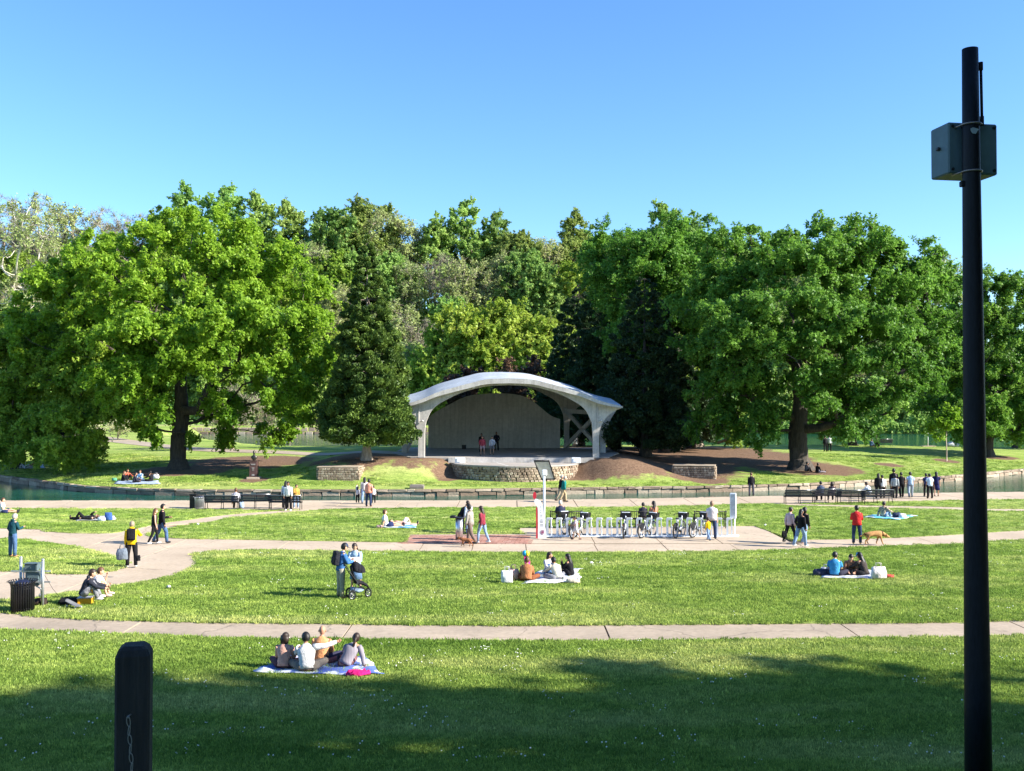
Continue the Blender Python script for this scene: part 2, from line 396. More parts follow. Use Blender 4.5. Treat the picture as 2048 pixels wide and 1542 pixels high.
j = [-60, -45, -36, -29, -23.5, -18.6, -15.0] + [P(u, 1095).x for u in (560, 700, 842, 925 + 20, 1052, 1192, 1331, 1470, 1610, 1750, 1895, 2040, 2200)] + [28, 33, 40, 50, 60]
slab_path('middle_path', far_m, near_m, j, .035)
slab_path('bike_station_pad', px([(1015, 1054), (1515, 1050)]), px([(1056, 1086.5), (1600, 1086.5)]), [P(1040, 1070).x, P(1180, 1070).x, P(1305, 1070).x, P(1420, 1070).x, P(1552, 1070).x], .035)
slab_path('brick_patio_edge', px([(780, 1062), (1060, 1062)]), px([(780, 1070), (1060, 1070)]), [P(800, 1066).x, P(1045, 1066).x])
slab_path('promenade', [(x, y - .42) for x, y in coping_pts], px([(-900, 1030), (330, 1050), (620, 1030), (860, 1020), (1260, 1019), (1480, 1014), (1700, 1016), (2048, 1024), (2950, 1022)]), [-70] + [P(u, 1008).x for u in range(-500, 2900, 118)] + [95], .05)
# brick patio: bricks joined (each only a few pixels)
mb = MB(); b0, b1 = P(808, 1087.5), P(1051, 1070)
y = b0.y; r_ = 0
while y < b1.y - .1:
    x = P(808 + (y - b0.y) / (b1.y - b0.y) * 12, 1080).x - (.2 if r_ % 2 else 0)
    while x < P(1051, 1080).x:
        mb.box((x + .19, y + .095, -.02 + rnd.uniform(-.003, .006)), (.365, .17, .06)); x += .39
    y += .195; r_ += 1
tag(mb.build('brick_patio', M_BRICK), kind='structure')

# ---------------------------------------------------------------- water
m, nt, b = new_mat('lake_water')
n1 = noise(nt, .25, 3, .5, vec_scale=(1, 2.2, 1)); n2 = noise(nt, 1.6, 4, .65, vec_scale=(1, 2.5, 1))
nt.links.new(ramp(nt, n1.outputs[0], [(.3, (.007, .06, .042)), (.7, (.015, .105, .07))]).outputs[0], b.inputs['Base Color'])
b.inputs['Roughness'].default_value = .07; b.inputs['IOR'].default_value = 1.33; b.inputs['Specular IOR Level'].default_value = .35
bump(nt, n2.outputs[0], .3, .06, b)
M_WATER = m; WZ = -.46
mb = MB(); v = [mb.bm.verts.new(p) for p in ((-330, 58, WZ), (330, 58, WZ), (330, 262, WZ), (-330, 262, WZ))]; mb.bm.faces.new(v)
tag(mb.build('lake_water', M_WATER), kind='structure')

# ---------------------------------------------------------------- island ground
mulch = []
for u, v, ru, rv in [(360, 942, 95, 11), (735, 925, 80, 16), (820, 922, 90, 15), (900, 945, 40, 18), (700, 915, 60, 8), (1230, 925, 110, 22), (1300, 915, 170, 22), (1420, 915, 170, 24), (1400, 958, 55, 10),
                     (1600, 935, 120, 16), (1180, 950, 60, 12), (1540, 915, 90, 14), (508, 960, 32, 6), (1893, 922, 22, 4), (1990, 914, 40, 5), (1780, 930, 28, 4), (500, 925, 130, 14), (1240, 936, 120, 22), (1340, 932, 140, 20), (1180, 925, 60, 14)]:
    c = G(u, v); a = G(u - ru, v); q = G(u, v - rv); s_ = G(u, v + rv)
    mulch.append((c.x, (q.y + s_.y) / 2, abs(c.x - a.x), abs(q.y - s_.y) / 2))
def mulch_at(x, y):
    m_ = np.zeros_like(x)
    for cx, cy, ax, ay in mulch: m_ = np.maximum(m_, 1 - .55 * (((x - cx) / ax) ** 2 + ((y - cy) / ay) ** 2))
    return np.clip(m_, 0, 1)
GX = np.concatenate([np.arange(-150, -60, 3.), np.arange(-60, 70, .8), np.arange(70, 200, 3.)])
SS = np.concatenate([[0, .05], np.arange(.4, 45, .7), np.arange(45, 190, 3.)])
bx_, S_ = np.meshgrid(GX, SS); by_ = front_edge(bx_) + .25 + S_
bz_ = island_z(bx_, by_)
co = np.stack([bx_, by_, bz_], -1)
nr, nc = bx_.shape
idx = np.arange(nr * nc).reshape(nr, nc)
quads = np.stack([idx[:-1, :-1], idx[:-1, 1:], idx[1:, 1:], idx[1:, :-1]], -1).reshape(-1, 4)
def np_mesh(name, verts, faces, smooth_=False):
    me = bpy.data.meshes.new(name); verts = np.asarray(verts, np.float32).reshape(-1, 3); k = faces.shape[1]
    me.vertices.add(len(verts)); me.vertices.foreach_set('co', verts.ravel())
    me.loops.add(faces.size); me.loops.foreach_set('vertex_index', faces.astype(np.int32).ravel())
    me.polygons.add(len(faces)); me.polygons.foreach_set('loop_start', np.arange(0, faces.size, k, dtype=np.int32))
    me.polygons.foreach_set('loop_total', np.full(len(faces), k, np.int32))
    me.polygons.foreach_set('use_smooth', np.full(len(faces), smooth_))
    me.update(calc_edges=True); return me
me = np_mesh('island', co, quads, True)
a_ = me.attributes.new('mulch', 'FLOAT', 'POINT'); a_.data.foreach_set('value', mulch_at(bx_, by_).astype(np.float32).ravel())
tag(link_mesh('island', me, M_ISLAND), kind='structure')
def ribbon(name, top, bot, m, lift=.03, n=8):
    T = curve2([tuple(G(*p)[:2]) for p in top], n); B = curve2([tuple(G(*p)[:2]) for p in bot], n); rows_ = []
    for (ax, ay), (cx, cy) in zip(T, B): rows_.append([(ax + (cx - ax) * k / 4, ay + (cy - ay) * k / 4) for k in range(5)])
    V = np.array([[(x, y, ground_z(x, y) + lift) for x, y in r_] for r_ in rows_]); n_, c_ = V.shape[:2]
    I = np.arange(n_ * c_).reshape(n_, c_); q = np.stack([I[:-1, :-1], I[:-1, 1:], I[1:, 1:], I[1:, :-1]], -1).reshape(-1, 4)
    return tag(link_mesh(name, np_mesh(name, V, q, True), m), kind='structure')
ribbon('island_path', [(120, 868), (190, 871), (250, 878), (330, 889), (430, 897), (600, 904), (840, 905)], [(120, 876), (190, 881), (260, 889), (340, 898), (430, 904), (600, 910), (840, 912)], M_PATHG)

# ---------------------------------------------------------------- far shore and hill
def hill_z(x, y):
    w = 1 - .55 * smooth(55, 130, x)
    return 1.4 + smooth(250, 297, y) * 33 * w + smooth(300, 420, y) * 4
X2, Y2 = np.meshgrid(np.linspace(-420, 420, 90), np.concatenate([[231, 231.3], np.linspace(233, 330, 34), np.linspace(345, 1500, 14)]))
Z2 = hill_z(X2, Y2) - .0; Z2[0, :] = -1
I = np.arange(X2.size).reshape(X2.shape); q = np.stack([I[:-1, :-1], I[:-1, 1:], I[1:, 1:], I[1:, :-1]], -1).reshape(-1, 4)
tag(link_mesh('far_hill_ground', np_mesh('far_hill_ground', np.stack([X2, Y2, Z2], -1), q, True), M_GRASS), kind='structure')
mb = MB(); mb.box((0, 236.5, 1.46), (400, 3.2, .1)); tag(mb.build('far_shore_path', M_PATH), kind='structure')
lw = thing('lake_wall', (0, 230.4, 0), 0, 'low tan stone retaining wall along the far shore of the lake', 'wall')
x = -110; ms = []
for r_ in range(8):
    mb = MB(); mb.box((0, 0, 0), (rnd.uniform(1.1, 1.7), .5, .86), None, .08); ms.append(mb.mesh('stone'))
for row in range(2):
    x = -112 + row * .6
    while x < 4:
        o = link_mesh('stone', rnd.choice(ms), None, lw); o.location = (x, rnd.uniform(-.08, .05), -.35 + .93 * row); x += 1.72
for m_ in ms: m_.materials.append(M_STONE)
# coping wall of the promenade
cw = thing('promenade_coping', (0, 0, 0), 0, 'low stone coping between the promenade and the narrow channel', 'wall')
def course(root, xs_, fy, z0, h, dep, L, jit, zfn=None, tan=True, cap=300):
    ms = []
    for k in range(7):
        mb = MB(); l = L * rnd.uniform(.92, .995)
        mb.box((0, 0, 0), (l, dep * rnd.uniform(.85, 1), h * rnd.uniform(.86, .97)), None, min(.04, h * .15)); me_ = mb.mesh('stone'); me_.materials.append(M_STONE)
        for v_ in me_.vertices: v_.co += Vector((rnd.uniform(-1, 1), rnd.uniform(-1, 1), rnd.uniform(-1, 1))) * jit
        ms.append(me_)
    x = xs_[0]
    while x < xs_[1]:
        y0, y1 = float(fy(x - L / 2)), float(fy(x + L / 2))
        a = math.atan2(y1 - y0, L)
        k_ = rnd.choice([.55, .7, .85, 1, 1.15, 1.35]); x += L * (k_ - 1) / 2; y0, y1 = float(fy(x - L / 2)), float(fy(x + L / 2)); a = math.atan2(y1 - y0, L)
        o = link_mesh('stone', rnd.choice(ms), None, root); o.scale = (k_, 1, 1); o.location = (x, (y0 + y1) / 2 + rnd.uniform(-.03, .03), z0 + rnd.uniform(-.015, .015)); o.rotation_euler = (0, 0, a)
        x += L * math.cos(a) * (1 + k_) / 2
cfy = lambda x: np.interp(x, CX, CY) - .2
course(cw, (-46, 46), cfy, -.09, .17, .4, .8, .015); course(cw, (-44, 46), cfy, -.34, .34, .34, .9, .02)
# island retaining wall
iw = thing('island_wall', (0, 0, 0), 0, 'rough tan stone retaining wall around the grassy island', 'wall')
ify = lambda x: front_edge(x) + .12
course(iw, (-56, 62), ify, -.06, .2, .5, 1.05, .03); course(iw, (-55.5, 62), ify, -.32, .36, .4, 1.2, .04)
mb = MB()
for x in np.arange(-60, 70, 1.5): mb.box((x, float(front_edge(x)) + .42, -.52), (2.3, .3, .8), Matrix.Rotation(math.atan2(float(front_edge(x + .5) - front_edge(x - .5)), 1), 3, 'Z'))
tag(mb.build('wall_core', M_MORTAR, iw), kind='stuff')

# ---------------------------------------------------------------- bandshell
ZS = 1.9; K = .041
shell = thing('bandshell', (0, 0, 0), 0, 'white concrete bandshell with an arched vault roof and open stage', 'bandshell')
inner = [(168.5, 910), (167.5, 857), (163, 838), (151, 817), (128, 801), (91, 784), (44, 772.5), (0, 770)]
outer = [(181, 910), (181, 871), (185, 852.5), (196, 834), (214, 821), (226, 816.5)]
topl = [(0, 758), (44, 760), (75, 767), (114, 777.5), (145, 787), (172, 799), (200, 808), (226, 813.5)]
def cv(p): return (p[0] * K, HC + (810 - p[1]) * K)
def cat1(pts, n=4): return curve2(pts, n)
inn = cat1([cv(p) for p in inner]); out = cat1([cv(p) for p in outer]); tp = cat1([cv(p) for p in topl])
inn[0] = (inn[0][0], ZS); out[0] = (out[0][0], ZS)
def frame_mesh(dz=0, th=.55, drop=.3):
    """arch frame between the roof underside and the opening, with two flared pillars"""
    half = out + [(x, z - drop * (1 - .6 * (x / 9.3) ** 3)) for x, z in reversed(tp)][1:]       # outer edge up to the tip, back to the crown
    inn_r = list(reversed(inn))                                     # crown -> pillar foot
    mb = MB()
    lift = lambda p: (p[0], p[1] + dz * smooth(ZS, ZS + 3, p[1]) if p[1] > ZS else p[1])
    for sgn in (1, -1):
        loop = [(sgn * x, z) for x, z in map(lift, half + inn_r)]
        if sgn < 0: loop = loop[::-1]
        mb.prism(loop, 'y', -th / 2, th / 2)
    return mb.mesh('arch_frame')
fm = frame_mesh(); fm.materials.append(M_SHELL)
fr = link_mesh('front_arch', fm, None, shell); fr.location = (-.27, 82.3, 0)
fm2 = frame_mesh(.55); fm2.materials.append(M_SHELL)
fr2 = link_mesh('rear_arch', fm2, None, shell); fr2.location = (-1.72, 99.6, 0)
# vault roof
secs = [(81.55, -.25, 0, 1.0), (83.5, -.33, .24, 1.0), (87.5, -.65, .72, 1.0), (92, -1.05, .92, 1.0), (97, -1.5, .78, 1.0), (101.2, -1.85, .5, 1.0)]
full = [(-x, z) for x, z in reversed(tp)] + tp[1:]
TH = .30
Vt = [[(cx + x * s_, y, z + dz) for x, z in full] for y, cx, dz, s_ in secs]; Vb = [[(a[0], a[1], a[2] - TH * (1 - .7 * (abs(full[i][0]) / 9.3) ** 3)) for i, a in enumerate(r_)] for r_ in Vt]
V = np.array([Vt, Vb]); _, n_, c_, _ = V.shape; I = np.arange(2 * n_ * c_).reshape(2, n_, c_)
q = [np.stack([I[0, :-1, :-1], I[0, :-1, 1:], I[0, 1:, 1:], I[0, 1:, :-1]], -1).reshape(-1, 4), np.stack([I[1, :-1, :-1], I[1, 1:, :-1], I[1, 1:, 1:], I[1, :-1, 1:]], -1).reshape(-1, 4)]
nt_ = len(q[0])
q += [np.stack([I[0, 0, 1:], I[0, 0, :-1], I[1, 0, :-1], I[1, 0, 1:]], -1), np.stack([I[0, -1, :-1], I[0, -1, 1:], I[1, -1, 1:], I[1, -1, :-1]], -1),
      np.stack([I[0, :-1, 0], I[0, 1:, 0], I[1, 1:, 0], I[1, :-1, 0]], -1), np.stack([I[0, 1:, -1], I[0, :-1, -1], I[1, :-1, -1], I[1, 1:, -1]], -1)]
me = np_mesh('vault_roof', V, np.concatenate(q)); me.materials.append(M_SHELL); me.materials.append(M_ROOF)
for i, f in enumerate(me.polygons):
    f.use_smooth = i < 2 * nt_; f.material_index = 1 if i < nt_ else 0
o = link_mesh('roof', me, None, shell)
md = o.modifiers.new('es', 'EDGE_SPLIT'); md.split_angle = R(40)
# front lip proud of the roof
mb = MB(); lip = [(x, z + .03) for x, z in full] + [(x, z - .36) for x, z in reversed(full)]
for i in range(len(full) - 1):
    a, b_ = full[i], full[i + 1]
    ta, tb = [.36 * (1 - .72 * (abs(q[0]) / 9.3) ** 3) for q in (a, b_)]
    mb.prism([(a[0], a[1] + .04), (b_[0], b_[1] + .04), (b_[0], b_[1] - tb), (a[0], a[1] - ta)], 'y', 81.3, 81.53)
fo = mb.build('fascia', M_SHELL, shell); fo.location.x = -.25
# back wall
bw = [(857, 836), (870, 825), (897, 810), (932, 793), (967, 788), (1003, 786.5), (1038, 790), (1060, 799), (1073, 808), (1096, 827), (1108, 834), (1120, 838)]
prof = cat1([((u - 1024) / FPX * 100.2, HC + (810 - v) / FPX * 100.2) for u, v in bw], 3)
mb = MB(); mb.prism([(prof[0][0], ZS - .1)] + prof + [(prof[-1][0], ZS - .1)], 'y', 100.0, 100.35); mb.build('back_wall', M_SHELLW, shell)
mb = MB()
mb.box((-.9, 99.97, 2.8), (1.3, .02, .9), None, .0)
# side legs and cross braces
def leg_poly(sg, h=4.15):
    pts = [(0, ZS), (0, ZS + 2.3), (-.15, ZS + 3.2), (-.6, ZS + h), (1.5, ZS + h - .25), (.95, ZS + 3.0), (.55, ZS + 1.8), (.5, ZS)]
    return [(sg * x, z) for x, z in (pts if sg > 0 else pts[::-1])]
for sg, x0 in ((1, 7.95), (-1, -9.45)):
    mb = MB(); mb.prism(leg_poly(sg), 'y', 90.3, 90.8); o = mb.build('side_leg', M_SHELL, shell); o.location.x = x0
def brace(a, b_):
    mb = MB(); a, b_ = Vector(a), Vector(b_); d = b_ - a
    rot = d.to_track_quat('Z', 'Y').to_matrix(); mb.box((a + b_) / 2, (.22, .4, d.length), rot, .02); mb.build('cross_brace', M_SHELL, shell)
for xa, xb in ((8.2, 5.2), (-9.6, -8.6)):
    brace((xa, 90.9, ZS + .1), (xb, 99.3, ZS + 3.9)); brace((xa, 90.9, ZS + 3.9), (xb, 99.3, ZS + .1))
    brace((xa, 90.9, ZS + 3.6), (xb, 99.3, ZS + 3.7))
# small floodlights and conduits
for u, v in ((948, 775), (1104, 776.5), (1107.5, 777.5)):
    p = PD(u, v, 81.9); mb = MB(); mb.box(p, (.16, .2, .12), None, .02); mb.tube([p + Vector((0, 0, .05)), p + Vector((0, .1, .3))], .02, 6); mb.build('floodlight', WHITEP, shell)
for u, v0, v1, d in ((1195, 812, 843, .28), (838, 812, 843, -.3)):
    p0, p1 = PD(u, v0, 81.98), PD(u, v1, 81.98); mb = MB(); mb.tube([p0, p1, p1 + Vector((.12, -.03, -.03)), p1 + Vector((.28, -.12, .03))], .025, 6)
    mb.ball(p1 + Vector((.3, -.12, .05)), .09, seg=8, rings=5); mb.build('wall_light', M_SHELLW, shell)
# stage
mb = MB(); mb.prism([(-8.3, 82.05), (7.9, 82.05), (9.6, 90), (9.2, 101.5), (-10.8, 101.5), (-10.8, 90)], 'z', ZS - .5, ZS)
mb.build('stage_floor', M_STAGE, shell)
mb = MB(); mb.prism([(-5.2, 81.75), (6.7, 81.75), (6.7, 82.02), (-5.2, 82.02)], 'z', ZS - .42, ZS - .012); mb.build('stage_step', M_SHELL, shell)
# apron platform and its curved stone wall
AZ = 1.5; cxa, cya, rx, ry = .25, 82.2, 5.25, 4.9
def arc(k, s_=1.0, t0=math.pi, t1=2 * math.pi): return [(cxa + rx * s_ * math.cos(t0 + (t1 - t0) * i / k), cya + ry * s_ * math.sin(t0 + (t1 - t0) * i / k)) for i in range(k + 1)]
apron = thing('stage_apron', (0, 0, 0), 0, 'half-round concrete apron with a rubble stone wall in front of the bandshell stage', 'platform')
mb = MB(); mb.prism([(x, min(y, 81.72)) for x, y in arc(40)], 'z', AZ - .12, AZ); mb.build('platform_top', M_STAGE, apron)
mb = MB(); mb.prism([(x, min(y, 81.7)) for x, y in arc(40, .955)], 'z', -.2, AZ - .125); mb.build('wall_core', M_JOINT, apron)
mb = MB(); mb.prism([(-.35, 77.5), (-.25, 77.5), (-1.2, 81.6), (-1.3, 81.6)], 'z', AZ - .05, AZ + .004); mb.build('painted_line', mat('white_line', (.6, .6, .58)), apron)
ang = math.pi; sm = []
for k in range(10):
    mb = MB(); mb.box((0, 0, 0), (rnd.uniform(.22, .38), .26, rnd.uniform(.17, .2)), None, .03); me_ = mb.mesh('stone'); me_.materials.append(M_STONE)
    for v_ in me_.vertices: v_.co += Vector((rnd.uniform(-1, 1), rnd.uniform(-1, 1), rnd.uniform(-1, 1))) * .022
    sm.append(me_)
for row in range(6):
    t = math.pi * 1.02 + row * .02
    while t < 2 * math.pi - .02:
        x, y = cxa + rx * .965 * math.cos(t), cya + ry * .965 * math.sin(t)
        if y < 81.6:
            o = link_mesh('stone', rnd.choice(sm), None, apron)
            o.location = (x + rnd.uniform(-.03, .03), y, AZ - .22 - row * .2)
            o.rotation_euler = (0, rnd.uniform(-.08, .08), math.atan2(ry * math.cos(t), -rx * math.sin(t)))
        t += .34 / math.hypot(rx * math.sin(t), ry * math.cos(t))
for u, a, b_ in ((920, .55, 'white painted concrete block at the left end of the stage step'), (1152, .5, 'pale concrete block at the right end of the stage step')):
    p = PD(u, 923, 81.1); mb = MB(); mb.box((0, 0, .22), (a + .25, .5, .44), None, .03); mb.box((-.1, -.2, .25), (.3, .2, .3), None, .02)
    o = mb.build('concrete_block', WHITEP); o.location = (p.x, p.y, AZ + .002); tag(o, b_, 'block')
# rubble blocks on the lawn
def rubble(loc, rz, L, W, H, label):
    t = thing('stone_block', loc, rz, label, 'stone block')
    mb = MB(); mb.box((0, 0, H / 2 - .2), (L - .2, W - .2, H + .28)); mb.build('core', M_JOINT, t)
    mb = MB(); mb.box((0, 0, H - .02), (L + .08, W + .08, .09), None, .02); mb.build('cap_slab', M_PATHG, t)
    mb = MB()
    for row in range(int(H / .17)):
        z = .06 + row * .172
        for sx, sy, ln, rr in ((0, -W / 2, L, 0), (0, W / 2, L, 0), (-L / 2, 0, W, 1), (L / 2, 0, W, 1)):
            q_ = -ln / 2 + rnd.uniform(.04, .14)
            while q_ < ln / 2 - .06:
                w_ = rnd.uniform(.13, .3); c = q_ + w_ / 2
                pos = (sx, c, z) if rr else (c, sy, z)
                mb.box(pos, (.2, w_ * .93, .155) if rr else (w_ * .93, .2, .155), Euler((0, 0, 0)).to_matrix() @ Matrix.Rotation(rnd.uniform(-.12, .12), 3, 'X' if rr else 'Y'), .022)
                q_ += w_
    tag(mb.build('rubble_facing', M_STONE, t), kind='stuff'); return t
g = G(677, 960); rubble((g.x, g.y + .9, g.z - .1), R(-4), 3.2, 1.9, 1.1, 'rough stone block with a flat cap on the lawn left of the bandshell')
g = G(1394, 957); rubble((g.x, g.y + 1.1, g.z - .1), R(-14), 3.3, 1.9, 1.12, 'rough stone block in dappled shade right of the bandshell')
g = G(834, 977); mb = MB(); mb.box((0, 0, .1), (1.05, .55, .3), Euler((R(8), 0, 0)).to_matrix(), .03); mb.box((0, -.06, .265), (.8, .35, .02), Euler((R(8), 0, 0)).to_matrix())
o = mb.build('plaque_stone', concrete('plaque', (.16, .14, .12), (.25, .22, .19))); o.location = g; tag(o, 'low grey plaque stone set in the grass beside the channel', 'plaque')
# small stone pier on the far shore and stone ends of the bridge
mb = MB(); mb.box((0, 0, .5), (1.9, 1.6, 2.0), None, .1); mb.box((0, 0, 1.6), (2.2, 1.9, .25), None, .05)
o = mb.build('stone_pier', M_STONE); o.location = (P(573, 876, -.4).x * 229 / P(573, 876, -.4).y, 228.8, 0); tag(o, 'square stone pier standing at the far lake wall', 'pier')
g = G(178, 872); mb = MB(); mb.box((0, 0, .35), (4.2, 1.0, 1.1), None, .06); mb.box((1.6, -.1, .55), (1.0, 1.2, 1.5), None, .06)
o = mb.build('bridge_parapet', M_STONE); o.location = g; tag(o, 'low stone parapet beside the path under the left trees', 'wall')
# ---------------------------------------------------------------- trees
L_OAK = leaf_mat('oak_leaves', (.11, .24, .014), (.38, .55, .05), .5, .008, .08)
L_OAK2 = leaf_mat('dark_oak_leaves', (.05, .15, .016), (.23, .43, .06), .48, .008, .08)
L_BRIGHTENED = leaf_mat('brightened_green_leaves', (.11, .25, .02), (.42, .60, .08), .5, .008, .05)  # left-edge tree: leaf green raised in colour to offset the oak's shade
L_MID = leaf_mat('spring_leaves', (.16, .28, .05), (.44, .60, .16), .45, .022, .22)
L_LIME = leaf_mat('lime_leaves', (.20, .32, .03), (.42, .52, .09), .45, .015, .15)
L_PALE = leaf_mat('pale_budding_leaves', (.24, .31, .09), (.46, .52, .20), .35, .02, .15)
L_TWIG = leaf_mat('bare_twigs', (.19, .16, .12), (.35, .31, .24), .1, .01, .12)
L_CON = leaf_mat('conifer_needles', (.025, .065, .014), (.17, .26, .045), .25, .01, .1)
L_DARK = leaf_mat('dark_evergreen_needles', (.018, .045, .018), (.05, .09, .03), .2, .01, .1)
L_COPP = leaf_mat('copper_leaves', (.05, .03, .02), (.17, .10, .06), .3, .01, .1)
L_CREAM = leaf_mat('cream_blossom', (.40, .42, .20), (.66, .66, .40), .4, .01, .1)

def unit(a): return a / (np.linalg.norm(a, axis=-1, keepdims=True) + 1e-9)
def leaves_mesh(name, C, N, length, aspect, var, m, T=None):
    n = len(C); rg = np.random.default_rng(n)
    N = unit(N)
    T = unit(np.cross(N, rg.normal(size=(n, 3)))) if T is None else unit(T)
    B = unit(np.cross(N, T)); l = length[:, None] * .5; w = l * aspect
    V = np.stack([C + T * l * 1.15, C + B * w * 1.3 - T * l * .6, C - B * w * 1.3 - T * l * .6], 1)
    me = np_mesh(name, V.reshape(-1, 3), np.arange(3 * n).reshape(n, 3))
    a = me.attributes.new('var', 'FLOAT', 'FACE'); a.data.foreach_set('value', np.clip(var, 0, 1).astype(np.float32))
    me.materials.append(m); return me
def sample_lobes(lobes, n, rg, shell=.45):
    L = np.array(lobes, float); vol = L[:, 3] * L[:, 4] * L[:, 5]; k = rg.choice(len(L), n, p=vol ** .8 / (vol ** .8).sum())
    d = unit(rg.normal(size=(n, 3))); r = rg.random(n) ** (1 / 3.) ; r = shell * (1 - (1 - r) * .35) + (1 - shell) * r
    return L[k, :3] + d * L[k, 3:] * r[:, None], d
def skeleton(tips, trunk, step, rg, sag=.12):
    """grow limbs from trunk nodes to every tip; returns nodes, parents, leaf counts"""
    nodes = [np.array(p, float) for p in trunk]; par = [-1] + list(range(len(trunk) - 1))
    top = nodes[-1]; depth = [0.0] * len(nodes)
    for i in range(1, len(nodes)): depth[i] = depth[i - 1] + np.linalg.norm(nodes[i] - nodes[i - 1])
    order = np.argsort(np.linalg.norm(tips - nodes[max(0, len(trunk) // 2)], axis=1)); ends = []
    lo = max(1, len(trunk) // 3)
    for t in order:
        p = tips[t]; A = np.array(nodes[lo:]); d = np.linalg.norm(A - p, axis=1) * 1.0 + np.array(depth[lo:]) * .25
        up = (A[:, 2] > p[2] + .5) * 1.2
        j = int(np.argmin(d + up)) + lo; a = nodes[j]; L = np.linalg.norm(p - a); k = max(1, int(L / step)); prev = j
        side = rg.normal(size=3) * L * .07
        for i in range(1, k + 1):
            s = i / k; q = a + (p - a) * s + side * math.sin(math.pi * s) + np.array([0, 0, -sag * L * math.sin(math.pi * s) * (1 if p[2] < a[2] + L * .5 else -.6)])
            nodes.append(q); par.append(prev); depth.append(depth[prev] + L / k); prev = len(nodes) - 1
        ends.append(prev)
    cnt = np.zeros(len(nodes))
    for e in ends: cnt[e] += 1
    for i in range(len(nodes) - 1, 0, -1): cnt[par[i]] += cnt[i]
    return np.array(nodes), par, cnt
def wood_mesh(name, nodes, par, cnt, rtrunk, power, m, rmin=.02, flare=1.75, sides=None):
    rad = np.maximum(rmin, rtrunk * (cnt / cnt.max()) ** power)
    V = []; F = []; base = 0
    for i in range(1, len(nodes)):
        a, b = nodes[par[i]], nodes[i]; r0, r1 = min(rad[par[i]], rad[i] * 1.35), rad[i]
        if par[i] == 0: r0 = rad[0] * flare
        k = 10 if r1 > .25 else (6 if r1 > .07 else 3)
        t = b - a; t = t / (np.linalg.norm(t) + 1e-9); b2 = b + t * r1 * .3
        u = np.cross(t, [0.3, .2, 1] if abs(t[2]) < .9 else [1, 0, 0]); u /= np.linalg.norm(u); w = np.cross(t, u)
        an = np.arange(k) * 2 * math.pi / k; ring = np.cos(an)[:, None] * u + np.sin(an)[:, None] * w
        wob = 1 + (.12 * np.sin(an * 3 + i) if k == 10 else 0)
        V += [a + ring * (r0 * np.atleast_1d(wob)[:, None] if k == 10 else r0), b2 + ring * (r1 * np.atleast_1d(wob)[:, None] if k == 10 else r1)]
        for q in range(k): F.append((base + q, base + (q + 1) % k, base + k + (q + 1) % k, base + k + q))
        base += 2 * k
    me = np_mesh(name, np.concatenate(V), np.array(F), True); me.materials.append(m); return me
def broadleaf(name, lobes, trunk, nclump, nleaf, size, m, seed, clump=1.0, rtrunk=.6, bark=BARK, power=.5, shell=.55, tone=None, flat=.6, aspect=.75, twig=None, step=1.3, top_up=.35, gaps=.38, gap_f=1.25, strands=9):
    rg = np.random.default_rng(seed); tips, d = sample_lobes(lobes, nclump, rg, shell)
    tips = tips[tips[:, 2] > .8]; cen_ = tips.mean(0); ex = rg.random(len(tips)) < .07; tips[ex] = cen_ + (tips[ex] - cen_) * rg.uniform(1.03, 1.14, (ex.sum(), 1)); tips[:, 2] = np.maximum(tips[:, 2], .9)
    ph = rg.uniform(0, 6.28, 6); f_ = gap_f
    g_ = np.sin(tips[:, 0] * f_ + ph[0]) * np.sin(tips[:, 1] * f_ * 1.1 + ph[1]) + np.sin(tips[:, 2] * f_ * 1.6 + ph[2] + tips[:, 0] * f_ * .5) * np.cos(tips[:, 0] * f_ * .7 + ph[3]) + rg.normal(size=len(tips)) * .25
    tips = tips[g_ > np.quantile(g_, gaps)]; n = len(tips)
    nodes, par, cnt = skeleton(tips, trunk, step, rg)
    wood = wood_mesh('trunk', nodes, par, cnt, rtrunk, power, bark)
    cs = rg.uniform(.6, 1.3, n) * clump; S = strands
    cc = tips.mean(0) * np.array([1, 1, .8]); outw = unit(tips - cc)
    sd_ = unit(outw[:, None, :] * .75 + rg.normal(size=(n, S, 3)) * .62 + np.array([0, 0, .12])); so = tips[:, None, :] + rg.normal(size=(n, S, 3)) * (cs * .28)[:, None, None]
    sl_ = cs[:, None] * rg.uniform(.7, 1.9, (n, S))
    k = rg.integers(0, n, nleaf); j = rg.integers(0, S, nleaf); t_ = rg.random(nleaf) ** .8
    d_ = sd_[k, j]; C = so[k, j] + d_ * (t_ * sl_[k, j])[:, None] + rg.normal(size=(nleaf, 3)) * (.10 + .13 * clump * (1 - t_))[:, None] - np.array([0, 0, 1]) * (t_ ** 2 * sl_[k, j] * .18)[:, None]
    q = unit(rg.normal(size=(nleaf, 3)))
    N = d_ * .45 + q * .7 + np.array([0, 0, top_up])
    tv = rg.uniform(.15, .85, n)
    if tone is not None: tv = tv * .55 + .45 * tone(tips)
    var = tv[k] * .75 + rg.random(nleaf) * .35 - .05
    stalk = leaves_mesh('twigs', (so + sd_ * sl_[..., None] * .4).reshape(-1, 3), np.cross(sd_, rg.normal(size=(n, S, 3))).reshape(-1, 3), (sl_ * 1.0).reshape(-1), .035 if clump < 1 else .05, np.full(n * S, .5), bark, T=sd_.reshape(-1, 3))
    me = leaves_mesh('crown', C, N, size * rg.uniform(.7, 1.3, nleaf), aspect, var, m)
    tw = None
    if twig:
        kk = rg.integers(0, n, twig); dd = unit(rg.normal(size=(twig, 3)) + np.array([0, 0, .6]))
        l = rg.uniform(.5, 1.6, twig) * clump; C2 = tips[kk] + dd * l[:, None] * .5
        tw = leaves_mesh('twigs', C2, np.cross(dd, rg.normal(size=(twig, 3))), l, .045, rg.random(twig), L_TWIG, T=dd)
    return wood, me, tw or stalk
